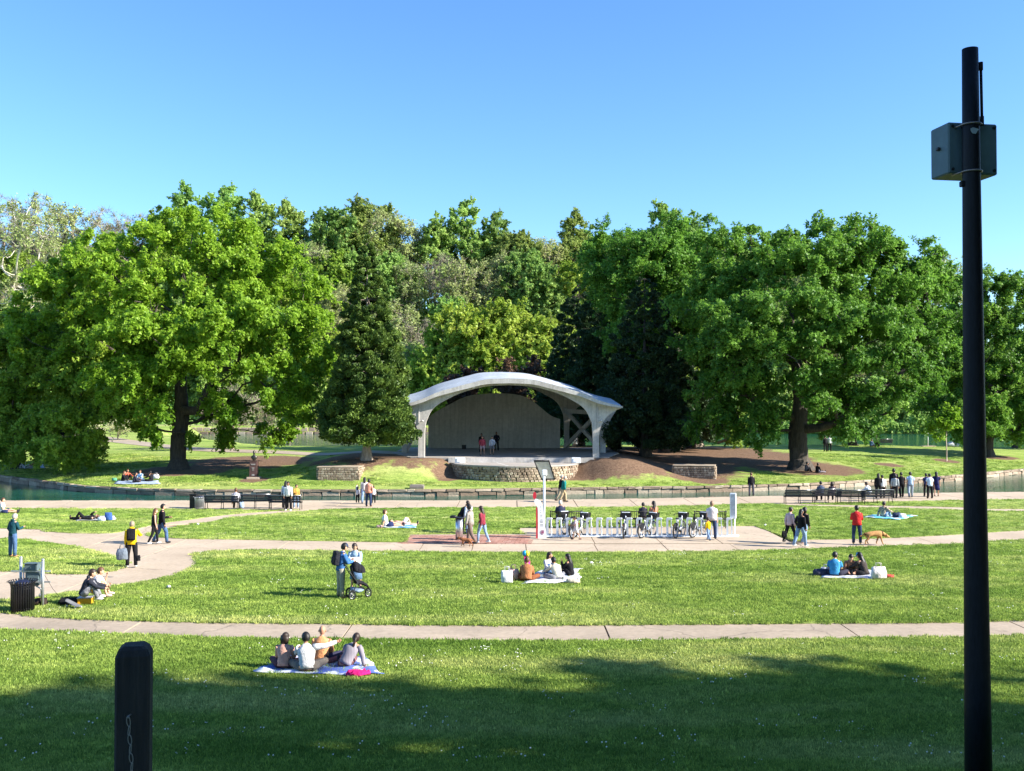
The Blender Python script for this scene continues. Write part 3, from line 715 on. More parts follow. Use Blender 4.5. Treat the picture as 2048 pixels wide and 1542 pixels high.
def conifer(H, rmax, z0, nclump, nleaf, size, m, seed, power=.75, rtrunk=.35, lean=0, asym=0., droop=.3, bark=BARK, lumpy=.09):
    rg = np.random.default_rng(seed); u = rg.random(nclump) ** .62; z = H - (H - z0) * u
    Rz = rmax * np.minimum(1, u ** power * 1.05) * (1 - .25 * smooth(.93, 1, u)); an = rg.uniform(0, 2 * math.pi, nclump)
    Rz = Rz * (1 + lumpy * np.sin(an * 3 + z * .9) + lumpy * .7 * np.sin(an * 5 - z * 1.7))
    r = Rz * (.45 + .55 * rg.random(nclump) ** .5)
    tips = np.stack([np.cos(an) * r + asym * (1 - z / H), np.sin(an) * r, z - droop * r * .3], -1)
    zs = np.linspace(0, H * .97, 16)
    trunk = [(0, 0, q) for q in zs]; V = [np.array(p) for p in trunk]; par = [-1] + list(range(15)); cnt = [max(1, 60 * (1 - i / 16) ** 1.6) for i in range(16)]
    for i in rg.choice(nclump, min(nclump, 260), replace=False):
        p = tips[i]; j = int(np.argmin(abs(zs - (p[2] + droop * r[i] * .35)))); 
        V.append((np.array(trunk[j]) + p) / 2 + np.array([0, 0, .12 * r[i]])); par.append(j); cnt.append(.35); V.append(p); par.append(len(V) - 2); cnt.append(.15)
    wood = wood_mesh('trunk', np.array(V), par, np.array(cnt), rtrunk, .7, bark, .018)
    k = rg.integers(0, nclump, nleaf); cs = rg.uniform(.45, .95, nclump) * (.22 + .78 * u) * (rmax / 4.5)
    q = unit(rg.normal(size=(nleaf, 3))); C = tips[k] + q * (rg.random(nleaf) ** .5 * cs[k])[:, None] * np.array([1, 1, .75])
    out = np.stack([np.cos(an[k]), np.sin(an[k]), np.zeros(nleaf)], -1)
    T = out * .6 + np.array([0, 0, .45]) + rg.normal(size=(nleaf, 3)) * .5
    N = np.cross(T, rg.normal(size=(nleaf, 3)))
    var = rg.random(nclump)[k] * .7 + rg.random(nleaf) * .3
    return wood, leaves_mesh('crown', C, N, size * rg.uniform(.7, 1.4, nleaf), .42, var, m, T=T), None
def plant(name, parts, loc, rz, sc_, label, cat='tree', group=None, mats_=None):
    t = thing(name, loc, rz, label, cat, group); t.scale = (sc_, sc_, sc_) if not isinstance(sc_, tuple) else sc_
    for nm, me in zip(('trunk', 'crown', 'twigs'), parts):
        if me is not None:
            o = bpy.data.objects.new(nm, me); COL.objects.link(o); o.parent = t
            if nm == 'crown' and mats_ is not None:
                o.material_slots[0].link = 'OBJECT'; o.material_slots[0].material = mats_
    return t
def lob(base, u, v, ru, rv, dy=0, ryf=.9):
    D = base.y + dy; c = PD(u, v, D); k = D / FPX
    return (c.x - base.x, dy, c.z - base.z, ru * k, ru * k * ryf, rv * k)
def trunkpts(base, pix, n_extra=0):
    out = [(0, 0, -.3)]
    for u, v, dy in pix:
        c = PD(u, v, base.y + dy); out.append((c.x - base.x, dy, c.z - base.z))
    # densify
    res = [out[0]]
    for a, b in zip(out[:-1], out[1:]):
        for k in (1, 2): res.append(tuple(a[i] + (b[i] - a[i]) * k / 2 for i in range(3)))
    return res
# big oak, left
b1 = G(358, 938)
lobes = [lob(b1, 330, 590, 210, 140), lob(b1, 395, 495, 125, 70, 1), lob(b1, 210, 560, 130, 90, -2), lob(b1, 540, 600, 115, 110, 1), lob(b1, 560, 710, 95, 75, -2), lob(b1, 290, 690, 110, 70, -8), lob(b1, 450, 690, 110, 60, -6),
         lob(b1, 130, 690, 100, 70, 0), lob(b1, 290, 790, 55, 42, -9), lob(b1, 360, 850, 45, 35, -2), lob(b1, 510, 790, 60, 30, 3), lob(b1, 610, 660, 50, 50), lob(b1, 120, 620, 80, 60, 0), lob(b1, 240, 760, 80, 50, -7), lob(b1, 490, 535, 90, 80, 2), lob(b1, 110, 560, 50, 40, 0), lob(b1, 300, 850, 40, 25, -4), lob(b1, 420, 850, 40, 28, 1), lob(b1, 560, 820, 45, 30, 4), lob(b1, 440, 790, 60, 40, -3), lob(b1, 400, 640, 90, 60, -8), lob(b1, 520, 640, 70, 60, -6), lob(b1, 560, 760, 60, 40, -5), lob(b1, 600, 800, 55, 45, -1), lob(b1, 640, 710, 35, 70, 0), lob(b1, 540, 850, 45, 25, 3), lob(b1, 470, 850, 40, 22, -6), lob(b1, 620, 740, 50, 60, 2)]
tr = trunkpts(b1, [(358, 900, 0), (360, 850, 0), (362, 790, 0), (360, 720, .5), (365, 640, .5), (370, 560, 0)])
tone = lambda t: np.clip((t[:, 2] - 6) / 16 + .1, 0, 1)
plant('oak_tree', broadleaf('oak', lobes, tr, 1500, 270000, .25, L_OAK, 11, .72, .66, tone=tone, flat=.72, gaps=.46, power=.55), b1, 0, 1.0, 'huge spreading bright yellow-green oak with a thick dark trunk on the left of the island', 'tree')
# left edge tree
b0 = G(38, 936)
lobes = [lob(b0, 70, 770, 120, 100, -4), lob(b0, 200, 740, 110, 75, -7), lob(b0, 130, 860, 85, 50, -9), lob(b0, 255, 790, 75, 60, -8), lob(b0, 145, 905, 55, 26, -8), lob(b0, 20, 690, 90, 60, -3), lob(b0, 30, 860, 70, 60, -6), lob(b0, -60, 800, 100, 100), lob(b0, 120, 680, 80, 55, -3), lob(b0, 300, 830, 45, 35, -8)]
tr = trunkpts(b0, [(36, 900, 0), (34, 850, 0), (45, 800, 0), (60, 740, 0)])
plant('oak_tree', broadleaf('oak', lobes, tr, 950, 210000, .24, L_BRIGHTENED, 12, .8, .5, flat=.6), b0, 0, 1.0, 'leafy green tree at the left edge with low hanging branches over the island lawn')
# conifer beside the bandshell
b2 = Vector((-11.7, 80.6, 0)); b2.z = ground_z(b2.x, b2.y) - .1; kk = b2.y / FPX
plant('conifer_tree', conifer(HC - b2.z + (810 - 470) * kk, 94 * kk, 1.9, 900, 260000, .22, L_CON, 21, .78, .30, bark=BARK_P, asym=.2, droop=.45), b2, 0, 1.0, 'tall pointed dark green conifer standing left of the bandshell')
# dark evergreens right of the bandshell
b3 = G(1290, 914); kk = b3.y / FPX
dark = conifer(17.5, 4.6, 1.6, 560, 120000, .28, L_DARK, 22, .55, .4, droop=.6)
plant('evergreen_tree', dark, b3, 0, (1.0, 1.0, .98), 'dark drooping evergreen with a flared trunk just right of the bandshell')
for u, D, s_, lb in ((1228, 111, (1.3, 1.2, 1.3), 'black-green evergreen rising directly behind the right end of the bandshell roof'), (1347, 106, (1.25, 1.2, 1.28), 'tallest dark evergreen behind the bright maple, its tip above the skyline'), (1158, 118, (1.1, 1.1, 1.12), 'dark evergreen whose slope descends towards the crown of the bandshell roof')):
    p = PD(u, 900, D); p.z = ground_z(p.x, p.y); plant('evergreen_tree', dark, p, D, s_, lb)
# bright maple over them
b4 = G(1328, 905)
lobes = [lob(b4, 1290, 560, 115, 85, -2), lob(b4, 1230, 520, 60, 60, 0), lob(b4, 1360, 500, 80, 60), lob(b4, 1270, 660, 60, 55, -5), lob(b4, 1400, 600, 70, 70, -1)]
tr = trunkpts(b4, [(1330, 860, 0), (1345, 780, 0), (1360, 720, -1), (1340, 660, -1), (1310, 590, -1)])
plant('maple_tree', broadleaf('maple', lobes, tr, 620, 125000, .24, L_OAK2, 13, .82, .45, flat=.7), b4, 0, 1.0, 'fresh green broadleaf tree spreading above the dark evergreens right of the bandshell')
# big oak, right
b5 = G(1598, 938)
lobes = [lob(b5, 1590, 590, 190, 120), lob(b5, 1500, 510, 110, 60, 1), lob(b5, 1680, 510, 120, 65, 0), lob(b5, 1760, 610, 130, 110, 1), lob(b5, 1440, 640, 95, 90, -1), lob(b5, 1820, 560, 75, 65, 2), lob(b5, 1560, 720, 120, 60, -5), lob(b5, 1740, 740, 110, 60, -3),
         lob(b5, 1480, 770, 70, 50, -3), lob(b5, 1530, 840, 45, 32, -5), lob(b5, 1850, 700, 60, 90, 1), lob(b5, 1650, 830, 45, 30, 2), lob(b5, 1440, 720, 60, 60, 2), lob(b5, 1880, 620, 50, 80, 2), lob(b5, 1430, 800, 50, 40, -4), lob(b5, 1680, 790, 60, 40, 0), lob(b5, 1900, 560, 30, 40, 1), lob(b5, 1590, 640, 110, 60, -8), lob(b5, 1710, 670, 90, 60, -7), lob(b5, 1470, 650, 80, 60, -7), lob(b5, 1640, 780, 70, 35, -6), lob(b5, 1500, 855, 60, 32, -4), lob(b5, 1420, 845, 45, 35, -3), lob(b5, 1700, 850, 55, 25, -4)]
tr = trunkpts(b5, [(1596, 900, 0), (1598, 860, 0), (1600, 810, 0), (1598, 770, 0), (1590, 690, .5), (1580, 610, 0)])
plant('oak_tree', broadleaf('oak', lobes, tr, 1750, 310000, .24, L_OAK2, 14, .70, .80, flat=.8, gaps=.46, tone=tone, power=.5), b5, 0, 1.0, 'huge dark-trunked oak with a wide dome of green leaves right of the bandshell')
# trees at the right
def simple_tree(u, v, lobpx, tpx, nm, m, seed, lb, ncl=120, nl=16000, sz=.32, cl=.8, rt=.3, bark=BARK, base=None, twig=None, shell=.5, power=.5):
    b_ = base or G(u, v); lobes = [lob(b_, *q) for q in lobpx]; tr = trunkpts(b_, tpx)
    return plant(nm, broadleaf(nm, lobes, tr, ncl, nl, sz, m, seed, cl, rt, bark=bark, twig=twig, shell=shell, power=power), b_, 0, 1.0, lb)
simple_tree(1978, 913, [(1960, 720, 80, 110), (2030, 670, 80, 110, 1), (2070, 780, 80, 70), (1920, 700, 50, 90), (1960, 610, 50, 60), (1950, 850, 60, 25, -2), (2030, 830, 60, 40), (1950, 820, 60, 45, -2), (1900, 790, 50, 50, 2), (2010, 600, 45, 50)], [(1978, 885, 0), (1985, 850, 0), (1990, 790, 0)], 'maple_tree', L_OAK2, 15, 'spreading green tree with a forked trunk behind the dark pole', 620, 130000, .24, .85, .42)
simple_tree(2031, 896, [(2080, 720, 90, 130), (2120, 800, 80, 60), (2050, 800, 50, 50)], [(2031, 870, 0), (2033, 820, 0), (2040, 760, 0)], 'maple_tree', L_OAK2, 16, 'smaller tree with a slanting trunk at the far right edge of the island', 340, 70000, .24, .85, .35)
simple_tree(1705, 891, [(1700, 840, 50, 30), (1760, 800, 55, 40, 1), (1690, 800, 50, 30)], [(1703, 870, 0), (1700, 850, 0), (1706, 815, 0)], 'lakeside_tree', L_MID, 17, 'crooked pale-barked tree beside the two people by the far bench', 90, 9000, .32, .8, .42, BARK)
simple_tree(1893, 922, [(1893, 862, 24, 18), (1880, 850, 18, 12), (1900, 838, 18, 12)], [(1893, 900, 0), (1892, 880, 0), (1893, 858, 0)], 'young_tree', L_OAK, 18, 'thin young sapling in a ring of mulch left of the dark pole', 26, 3200, .24, .5, .07, BARK_P)
simple_tree(1396, 897, [(1440, 835, 60, 32), (1400, 800, 60, 40), (1470, 860, 40, 22, -1), (1360, 850, 40, 25)], [(1396, 870, 0), (1392, 850, 0), (1400, 810, 0)], 'sycamore_tree', L_LIME, 19, 'sunlit pale-barked tree with yellow-green leaves behind the hammock', 90, 9500, .32, .8, .5, BARK_P)
simple_tree(1346, 898, [(1350, 840, 35, 35), (1340, 800, 40, 40)], [(1346, 870, 0), (1346, 840, 0), (1346, 800, 0)], 'shade_tree', L_DARK, 20, 'dark flared trunk standing left of the hammock at the lake edge', 60, 7000, .3, .8, .5, BARK)
simple_tree(465, 899, [(475, 830, 75, 32), (465, 800, 60, 30), (520, 835, 40, 26)], [(465, 875, 0), (466, 850, 0), (466, 810, 0)], 'bare_tree', L_PALE, 31, 'small nearly bare tree with horizontal branches at the lake edge left of the bust', 130, 2600, .16, .7, .16, BARK_P, twig=4200, power=.42)
simple_tree(236, 880, [(235, 840, 52, 22), (215, 850, 35, 16), (262, 848, 32, 18)], [(236, 876, 0), (236, 868, 0), (236, 850, 0)], 'dogwood_tree', L_CREAM, 32, 'low shrub covered in cream blossom beside the island path', 90, 5500, .2, .6, .12, BARK_P, twig=900)
for u, v, D, ru, rv, lb in ((1040, 752, 122, 48, 38, 'small copper-leaved tree poking above the crown of the bandshell roof'), (928, 778, 122, 38, 32, 'low copper-leaved tree behind the left slope of the bandshell roof')):
    p = PD(u, 900, D); p.z = ground_z(p.x, p.y); simple_tree(0, 0, [(u, v, ru, rv), (u, v + 45, ru * .9, rv)], [(u, 860, 0), (u, 830, 0), (u, 790, 0)], 'copper_tree', L_COPP, 33, lb, 70, 8000, .34, .8, .2, BARK, base=p)

# trees beyond the lake: a few meshes, many individuals
def generic(seed, H, rx, kind):
    rg = np.random.default_rng(seed)
    if kind == 'dense': lobes = [(rg.uniform(-.3, .3) * rx, rg.uniform(-.3, .3) * rx, H * z, rx * r, rx * r, H * h) for z, r, h in ((.45, .8, .22), (.62, .85, .22), (.78, .6, .16), (.88, .35, .1), (.32, .7, .16))]; a = (300, 42000, .5, L_MID, 1.4)
    elif kind == 'tall': lobes = [(rg.uniform(-.45, .45) * rx, rg.uniform(-.3, .3) * rx, H * z, rx * r, rx * r, H * h) for z, r, h in ((.5, .7, .2), (.66, .6, .14), (.8, .5, .12), (.93, .3, .07), (.86, .35, .1), (.35, .6, .15))]; a = (240, 32000, .48, L_MID, 1.25)
    elif kind == 'bud': lobes = [(0, 0, H * .65, rx * .9, rx * .9, H * .3), (0, 0, H * .45, rx * .7, rx * .7, H * .2)]; a = (190, 9500, .42, L_PALE, 1.4)
    else: lobes = [(0, 0, H * .66, rx * .9, rx * .9, H * .3), (0, 0, H * .5, rx * .7, rx * .7, H * .2)]; a = (220, 1500, .35, L_PALE, 1.2)
    tr = [(0, 0, -1)] + [(rg.normal() * .15, rg.normal() * .15, H * t) for t in (.12, .24, .36, .48, .6)]
    w, c, t = broadleaf(kind, lobes, tr, a[0], a[1], a[2], a[3], seed, a[4], .38, bark=BARK_P if kind in ('bare', 'bud') else BARK, step=2.2, flat=.75, twig=5200 if kind == 'bare' else (2200 if kind == 'bud' else None), power=.45)
    return w, c, t
gen = {'dense': [generic(41, 24, 7.5, 'dense'), generic(42, 22, 8, 'dense')], 'tall': [generic(43, 28, 6.5, 'tall'), generic(44, 30, 7, 'tall')], 'bud': [generic(45, 24, 7, 'bud'), generic(46, 24, 7.5, 'bud')], 'bare': [generic(47, 25, 6.5, 'bare'), generic(48, 24, 7, 'bare')]}
KN = {'dense': 'rounded leafy green', 'tall': 'tall ragged green', 'bud': 'pale budding', 'bare': 'bare grey-branched', 'lime': 'bright lime-green'}
used_labels = {}
def far_tree(u, y, h, kind, row, s=1.0):
    x = (u - 1024) / FPX * y; z = float(hill_z(np.array(x), np.array(y))) - .3
    ms = rnd.choice(gen['dense' if kind == 'lime' else kind]); H0 = {'dense': 24, 'tall': 30, 'bud': 24, 'bare': 25, 'lime': 24}[kind]
    lb = (kind, row, u); k = h / H0 * s
    t_ = plant('%s_tree' % {'dense': 'leafy', 'tall': 'poplar', 'bud': 'budding', 'bare': 'bare', 'lime': 'lime_green'}[kind], ms, (x, y, z), rnd.uniform(0, 6.28), (k * rnd.uniform(.9, 1.15), k, k), None, 'tree', 'trees on the wooded hill beyond the lake', L_LIME if kind == 'lime' else None)
    used_labels.setdefault((kind, row), []).append((u, t_))
# crest: (u, top v, kind)
for u, vt, kd in [(-60, 390, 'bare'), (5, 382, 'bare'), (70, 392, 'bare'), (135, 402, 'bud'), (200, 408, 'bare'), (262, 418, 'bare'), (318, 402, 'tall'), (380, 372, 'tall'), (440, 374, 'tall'), (505, 384, 'tall'), (565, 400, 'tall'), (625, 448, 'bud'), (672, 400, 'dense'), (728, 382, 'dense'), (772, 410, 'bud'), (805, 432, 'bud'), (870, 415, 'tall'), (925, 402, 'tall'), (985, 425, 'tall'), (1035, 455, 'dense'), (1095, 470, 'bud'),
                  (1160, 424, 'tall'), (1215, 470, 'bud'), (1275, 460, 'dense'), (1330, 404, 'tall'), (1385, 412, 'tall'), (1480, 470, 'tall'), (1560, 500, 'bud'), (1650, 520, 'dense'), (1760, 540, 'tall'), (1860, 500, 'bud')]:
    y = 298 + rnd.uniform(-4, 6); x = (u - 1024) / FPX * y; top = HC + (810 - vt) / FPX * y
    h = min(38, max(14, top - float(hill_z(np.array(x), np.array(y)))))
    far_tree(u, y, h, kd, 'on the crest of the hill')
for row, y0, us, hh, kinds in (('behind the crest of the hill', 313, range(-700, 1700, 48), (22, 29), ['dense', 'tall', 'bud', 'dense']), ('high on the hill', 281, range(-80, 1500, 50), (21, 26), ['bud', 'dense', 'lime', 'tall', 'bud', 'lime', 'dense']), ('half way up the hill', 266, range(-100, 1800, 46), (20, 26), ['dense', 'lime', 'lime', 'bud', 'dense', 'bud']),
                               ('low on the hill', 254, range(-90, 2150, 46), (18, 24), ['dense', 'lime', 'bud', 'dense', 'tall']), ('on the far lake shore', 243, range(-500, 2500, 50), (15, 21), ['dense', 'lime', 'dense', 'dense', 'bud'])):
    for u in us:
        uu = u + rnd.uniform(-20, 20)
        kd = rnd.choice(kinds)
        if row == 'high on the hill' and 820 < uu < 1000: kd = rnd.choice(['bare', 'bud'])
        if row in ('low on the hill', 'half way up the hill') and 860 < uu < 1120: kd = rnd.choice(['lime', 'dense', 'lime'])
        if row == 'half way up the hill' and 790 < uu < 860: kd = 'bare'
        far_tree(uu, y0 + rnd.uniform(-4, 4), rnd.uniform(*hh), kd, row)
for u, h in ((925, 30), (1000, 31), (1075, 28), (880, 25), (1120, 27)): far_tree(u, 240, h, 'lime', 'rising directly above the bandshell roof')
_o = 'first second third fourth fifth sixth seventh eighth ninth tenth eleventh twelfth thirteenth fourteenth fifteenth sixteenth seventeenth eighteenth nineteenth twentieth'.split()
_o += ['twenty-' + w for w in _o[:9]] + ['thirtieth'] + ['thirty-' + w for w in _o[:9]] + ['fortieth'] + ['forty-' + w for w in _o[:9]]
ORD = ['leftmost'] + [w + ' from the left' for w in _o[1:]]
for (kind, row), L_ in used_labels.items():
    L_.sort(key=lambda q: q[0]); n = len(L_)
    for i, (u, t_) in enumerate(L_):
        if n == 1: w_ = 'the only'
        elif i == n - 1: w_ = 'rightmost'
        else: w_ = ORD[i]
        t_['label'] = '%s %s tree %s' % (w_, KN[kind], row)
# the pale sycamore at the left
p = Vector(((22 - 1024) / FPX * 236, 236, 1.4)); simple_tree(0, 0, [(30, 500, 90, 90), (60, 420, 50, 40), (20, 600, 60, 40)], [(18, 800, 0), (20, 680, 0), (25, 600, 0), (40, 520, 0)], 'sycamore_tree', L_PALE, 51, 'pale-barked sycamore with a white forked trunk at the left edge behind the oak', 200, 9000, .45, 1.5, .5, bark_mat('white_bark', (.38, .34, .28), (.62, .58, .5)), base=p, twig=3500)
# understorey between the far trees
rg = np.random.default_rng(77); n = 80000
xx = rg.uniform(-260, 180, n); yy = rg.uniform(236, 300, n); zz = hill_z(xx, yy) + rg.random(n) ** 1.4 * 7 * smooth(236, 246, yy)
me = leaves_mesh('underwood', np.stack([xx, yy, zz], -1), rg.normal(size=(n, 3)) + np.array([0, 0, .5]), rg.uniform(.7, 1.5, n), .7, rg.random(n), L_MID)
tag(link_mesh('underwood', me), 'dense green undergrowth between the trees on the far hill', 'undergrowth', kind='stuff')
# low growth hanging over the far water's edge
n = 26000; xx = rg.uniform(-8, 150, n); yy = rg.uniform(229.2, 236, n); zz = -.3 + rg.random(n) ** .8 * (2.2 + 1.8 * np.sin(xx * .35) ** 2 + 2.0 * np.sin(xx * .13 + 1) ** 2)
me = leaves_mesh('shore_thicket', np.stack([xx, yy, zz], -1), rg.normal(size=(n, 3)) + np.array([0, -.3, .5]), rg.uniform(.5, 1.1, n), .7, rg.random(n), L_MID)
tag(link_mesh('shore_thicket', me), 'bushy green growth hanging over the far shore on the right', 'bushes', kind='stuff')
# trees behind and right of the camera: they cast the foreground shade
sh_l = [(0, 0, 17, 7.5, 6, 7), (3, 0, 12, 6, 5, 4), (-3, 1, 12, 6, 5, 4), (0, 0, 21, 4.5, 4.5, 4), (0, 0, 7, 5, 4, 3)]
shp = broadleaf('shade', sh_l, [(0, 0, -1), (0, 0, 2), (0, 0, 4), (0, 0, 7), (0, 0, 11), (0, 0, 15)], 200, 26000, .62, L_OAK2, 61, 1.7, .5, flat=.8, step=2)
for i, (x, y, s_) in enumerate([(14, -4, 1.0), (21, 1.0, 1.0), (29, 3.0, 1.0), (37, 5.5, 1.0), (47, 6.5, .97), (58, 6.5, .94), (30, -8, 1.1), (44, -3, 1.1), (23.5, 9, .72), (14, -20, 1.0), (26, -20, 1.0), (60, 4, 1.0)]):
    plant('shade_tree', shp, (x, y, near_z(0, y) - .2), i * 1.3, s_, ['large leafy tree on the bank nearest to the right of the viewpoint', 'second leafy tree along the right bank beside the foreground lawn', 'third leafy tree along the right bank', 'fourth leafy tree along the right bank', 'fifth leafy tree along the right bank', 'sixth and farthest leafy tree along the right bank', 'leafy tree in the second row on the right bank', 'leafy tree at the end of the second row on the right bank', 'small leafy tree on the right bank, in front of the row', 'leafy tree behind the viewpoint, closest to its line of sight', 'leafy tree behind the viewpoint, farther to the right', 'rightmost leafy tree on the bank'][i], 'tree', 'trees on the bank behind and right of the viewpoint')

# ---------------------------------------------------------------- grass tufts and clover
def in_poly(x, y, poly):
    c = np.zeros(len(x), bool); n = len(poly); j = n - 1
    for i in range(n):
        (xi, yi), (xj, yj) = poly[i], poly[j]
        if yi != yj: c ^= ((yi > y) != (yj > y)) & (x < (xj - xi) * (y - yi) / (yj - yi) + xi)
        j = i
    return c
def scatter(name, inst, n, ysel, zf, masks, smin, smax, label, cat, seed):
    rg = np.random.default_rng(seed); y0, y1 = ysel
    y = 1 / rg.uniform(1 / y1, 1 / y0, n); x = rg.uniform(-.72, .72, n) * y
    ok = masks(x, y); x, y = x[ok], y[ok]; z = zf(x, y)
    me = bpy.data.meshes.new(name); me.vertices.add(len(x)); me.vertices.foreach_set('co', np.stack([x, y, z], -1).astype(np.float32).ravel())
    o = link_mesh(name, me); tag(o, label, cat, kind='stuff')
    ng = bpy.data.node_groups.new(name, 'GeometryNodeTree'); ng.interface.new_socket('Geometry', in_out='INPUT', socket_type='NodeSocketGeometry'); ng.interface.new_socket('Geometry', in_out='OUTPUT', socket_type='NodeSocketGeometry')
    N = ng.nodes; gi, go = N.new('NodeGroupInput'), N.new('NodeGroupOutput'); ip = N.new('GeometryNodeInstanceOnPoints'); oi = N.new('GeometryNodeObjectInfo'); oi.inputs[0].default_value = inst
    r1 = N.new('FunctionNodeRandomValue'); r1.data_type = 'FLOAT_VECTOR'; r1.inputs[0].default_value = (-.15, -.15, 0); r1.inputs[1].default_value = (.15, .15, 6.28)
    r2 = N.new('FunctionNodeRandomValue'); r2.data_type = 'FLOAT'; r2.inputs[2].default_value = smin; r2.inputs[3].default_value = smax
    mtp = N.new('GeometryNodeMeshToPoints'); L = ng.links
    L.new(gi.outputs[0], mtp.inputs[0]); L.new(mtp.outputs[0], ip.inputs[0]); L.new(oi.outputs['Geometry'], ip.inputs['Instance']); L.new(r1.outputs[0], ip.inputs['Rotation']); L.new(r2.outputs[1], ip.inputs['Scale']); L.new(ip.outputs[0], go.inputs[0])
    md = o.modifiers.new('scatter', 'NODES'); md.node_group = ng; return o
gm, nt, bb = new_mat('grass_blades')
g_ = nt.nodes.new('ShaderNodeNewGeometry'); ga = nt.nodes.new('ShaderNodeObjectInfo'); n1 = noise(nt, .25, 3, .6, vec_scale=(.35, 1.3, 1))
sp = nt.nodes.new('ShaderNodeNewGeometry'); n1.inputs['Vector'].links and nt.links.remove(n1.inputs['Vector'].links[0])
mp = nt.nodes.new('ShaderNodeMapping'); mp.inputs['Scale'].default_value = (.35, 1.3, 1); nt.links.new(sp.outputs['Position'], mp.inputs[0]); nt.links.new(mp.outputs[0], n1.inputs['Vector'])
r1 = ramp(nt, n1.outputs[0], [(.3, (.15, .26, .04)), (.5, (.26, .37, .075)), (.7, (.44, .49, .17))])
r2 = ramp(nt, ga.outputs['Random'], [(0, (.45, .52, .4)), (.55, (1, 1, 1)), (1, (1.75, 1.55, 1.5))])
cc = mixc(nt, 1., r1.outputs[0], r2.outputs[0], 'MULTIPLY'); nt.links.new(cc, bb.inputs['Base Color']); bb.inputs['Roughness'].default_value = .6; bb.inputs['Specular IOR Level'].default_value = .2
tr_ = nt.nodes.new('ShaderNodeBsdfTranslucent'); nt.links.new(cc, tr_.inputs['Color']); mx = nt.nodes.new('ShaderNodeMixShader'); mx.inputs[0].default_value = .35
nt.links.new(bb.outputs[0], mx.inputs[1]); nt.links.new(tr_.outputs[0], mx.inputs[2]); nt.links.new(mx.outputs[0], nt.nodes['Material Output'].inputs['Surface'])
def tuft(nb, rad, h, seed):
    rg = np.random.default_rng(seed); V = []; F = []
    for i in range(nb):
        a, r = rg.uniform(0, 6.28), rad * rg.random() ** .5; x, y = r * math.cos(a), r * math.sin(a); t = rg.uniform(0, 6.28); w = .010 * rg.uniform(.7, 1.5); hh = h * rg.uniform(.5, 1.2); l = rg.uniform(.2, .9) * hh; d = rg.uniform(0, 6.28)
        k = len(V); V += [(x - w * math.cos(t), y - w * math.sin(t), -.01), (x + w * math.cos(t), y + w * math.sin(t), -.01), (x + l * math.cos(d), y + l * math.sin(d), hh)]; F.append((k, k + 1, k + 2))
    me = np_mesh('grass_tuft', V, np.array(F)); me.materials.append(gm); return me
tf = link_mesh('grass_tuft', tuft(30, .17, .05, 3)); tag(tf, kind='stuff'); tf.location = (0, -70, 3.85)
lawn_polys = [regA, regB, regC, regD, regE]
def m_lawn(x, y):
    ok = y < np.interp(x, npx, npy) - .05
    for p_ in lawn_polys: ok |= in_poly(x, y, p_)
    return ok
zl = lambda x, y: near_z(x, y) + GT
scatter('grass', tf, 280000, (13, 68), zl, m_lawn, .6, 1.5, 'short mown grass of the lawns', 'grass', 8)
zi = lambda x, y: island_z(x, y)
scatter('island_grass', tf, 26000, (75, 104), zi, lambda x, y: (y > front_edge(x) + .4) & (mulch_at(x, y) < .35) & (y < front_edge(x) + 20) & ((np.abs(x - .2) > 10) | (y < 77)), 1.0, 2.2, 'rough grass on the island', 'grass', 9)
mb = MB()
for k in range(4): mb.ball((rnd.uniform(-.3, .3), rnd.uniform(-.3, .3), .05 + rnd.uniform(0, .03)), .012, seg=5, rings=4)
cf = mb.build('clover_flower', mat('clover_white', (.75, .75, .68), .8)); tag(cf, kind='stuff'); cf.location = (.3, -70, 3.9)
scatter('clover', cf, 400, (17, 50), zl, m_lawn, .7, 1.4, 'white clover flowers scattered through the lawn', 'clover', 10)
# ---------------------------------------------------------------- people
FW = Vector((0, 1, 0))
def rodr(v, ax, deg): return Matrix.Rotation(R(deg), 3, ax) @ Vector(v)
LEGS = {   # right thigh, right shin, left thigh, left shin (x right, y forward, z up)
    'stand': ((.10, .02, -1), (.02, -.03, -1), (-.10, .02, -1), (-.02, -.03, -1)),
    'walk': ((.06, .42, -1), (.0, .08, -1), (-.06, -.25, -1), (0, -.62, -1)),
    'walk2': ((.06, -.22, -1), (0, -.5, -1), (-.06, .36, -1), (0, .05, -1)),
    'bench': ((.12, 1, -.04), (.05, .10, -1), (-.12, 1, -.04), (-.05, -.12, -1)),
    'cross': ((.75, .75, .18), (-.95, .35, -.26), (-.75, .75, .18), (.95, .25, -.26)),
    'knees': ((.15, .8, .85), (0, .35, -1.2), (-.15, .8, .85), (0, .5, -1.2)),
    'legs': ((.12, 1, .05), (.03, 1, -.12), (-.12, 1, .25), (-.03, 1, -.33)),
    'side': ((.3, 1, .05), (-.8, -.5, -.05), (.1, 1, .12), (-.8, -.3, -.12)),
    'lie': ((.1, 1, 0), (0, 1, 0), (-.08, .62, .75), (0, .5, -1.1)),
    'crouch': ((.25, .95, .35), (0, -.35, -1), (-.2, .9, .2), (0, -.3, -1)),
    'lean': ((.1, -.05, -1), (.02, -.05, -1), (-.1, .1, -1), (-.02, -.05, -1)),
}
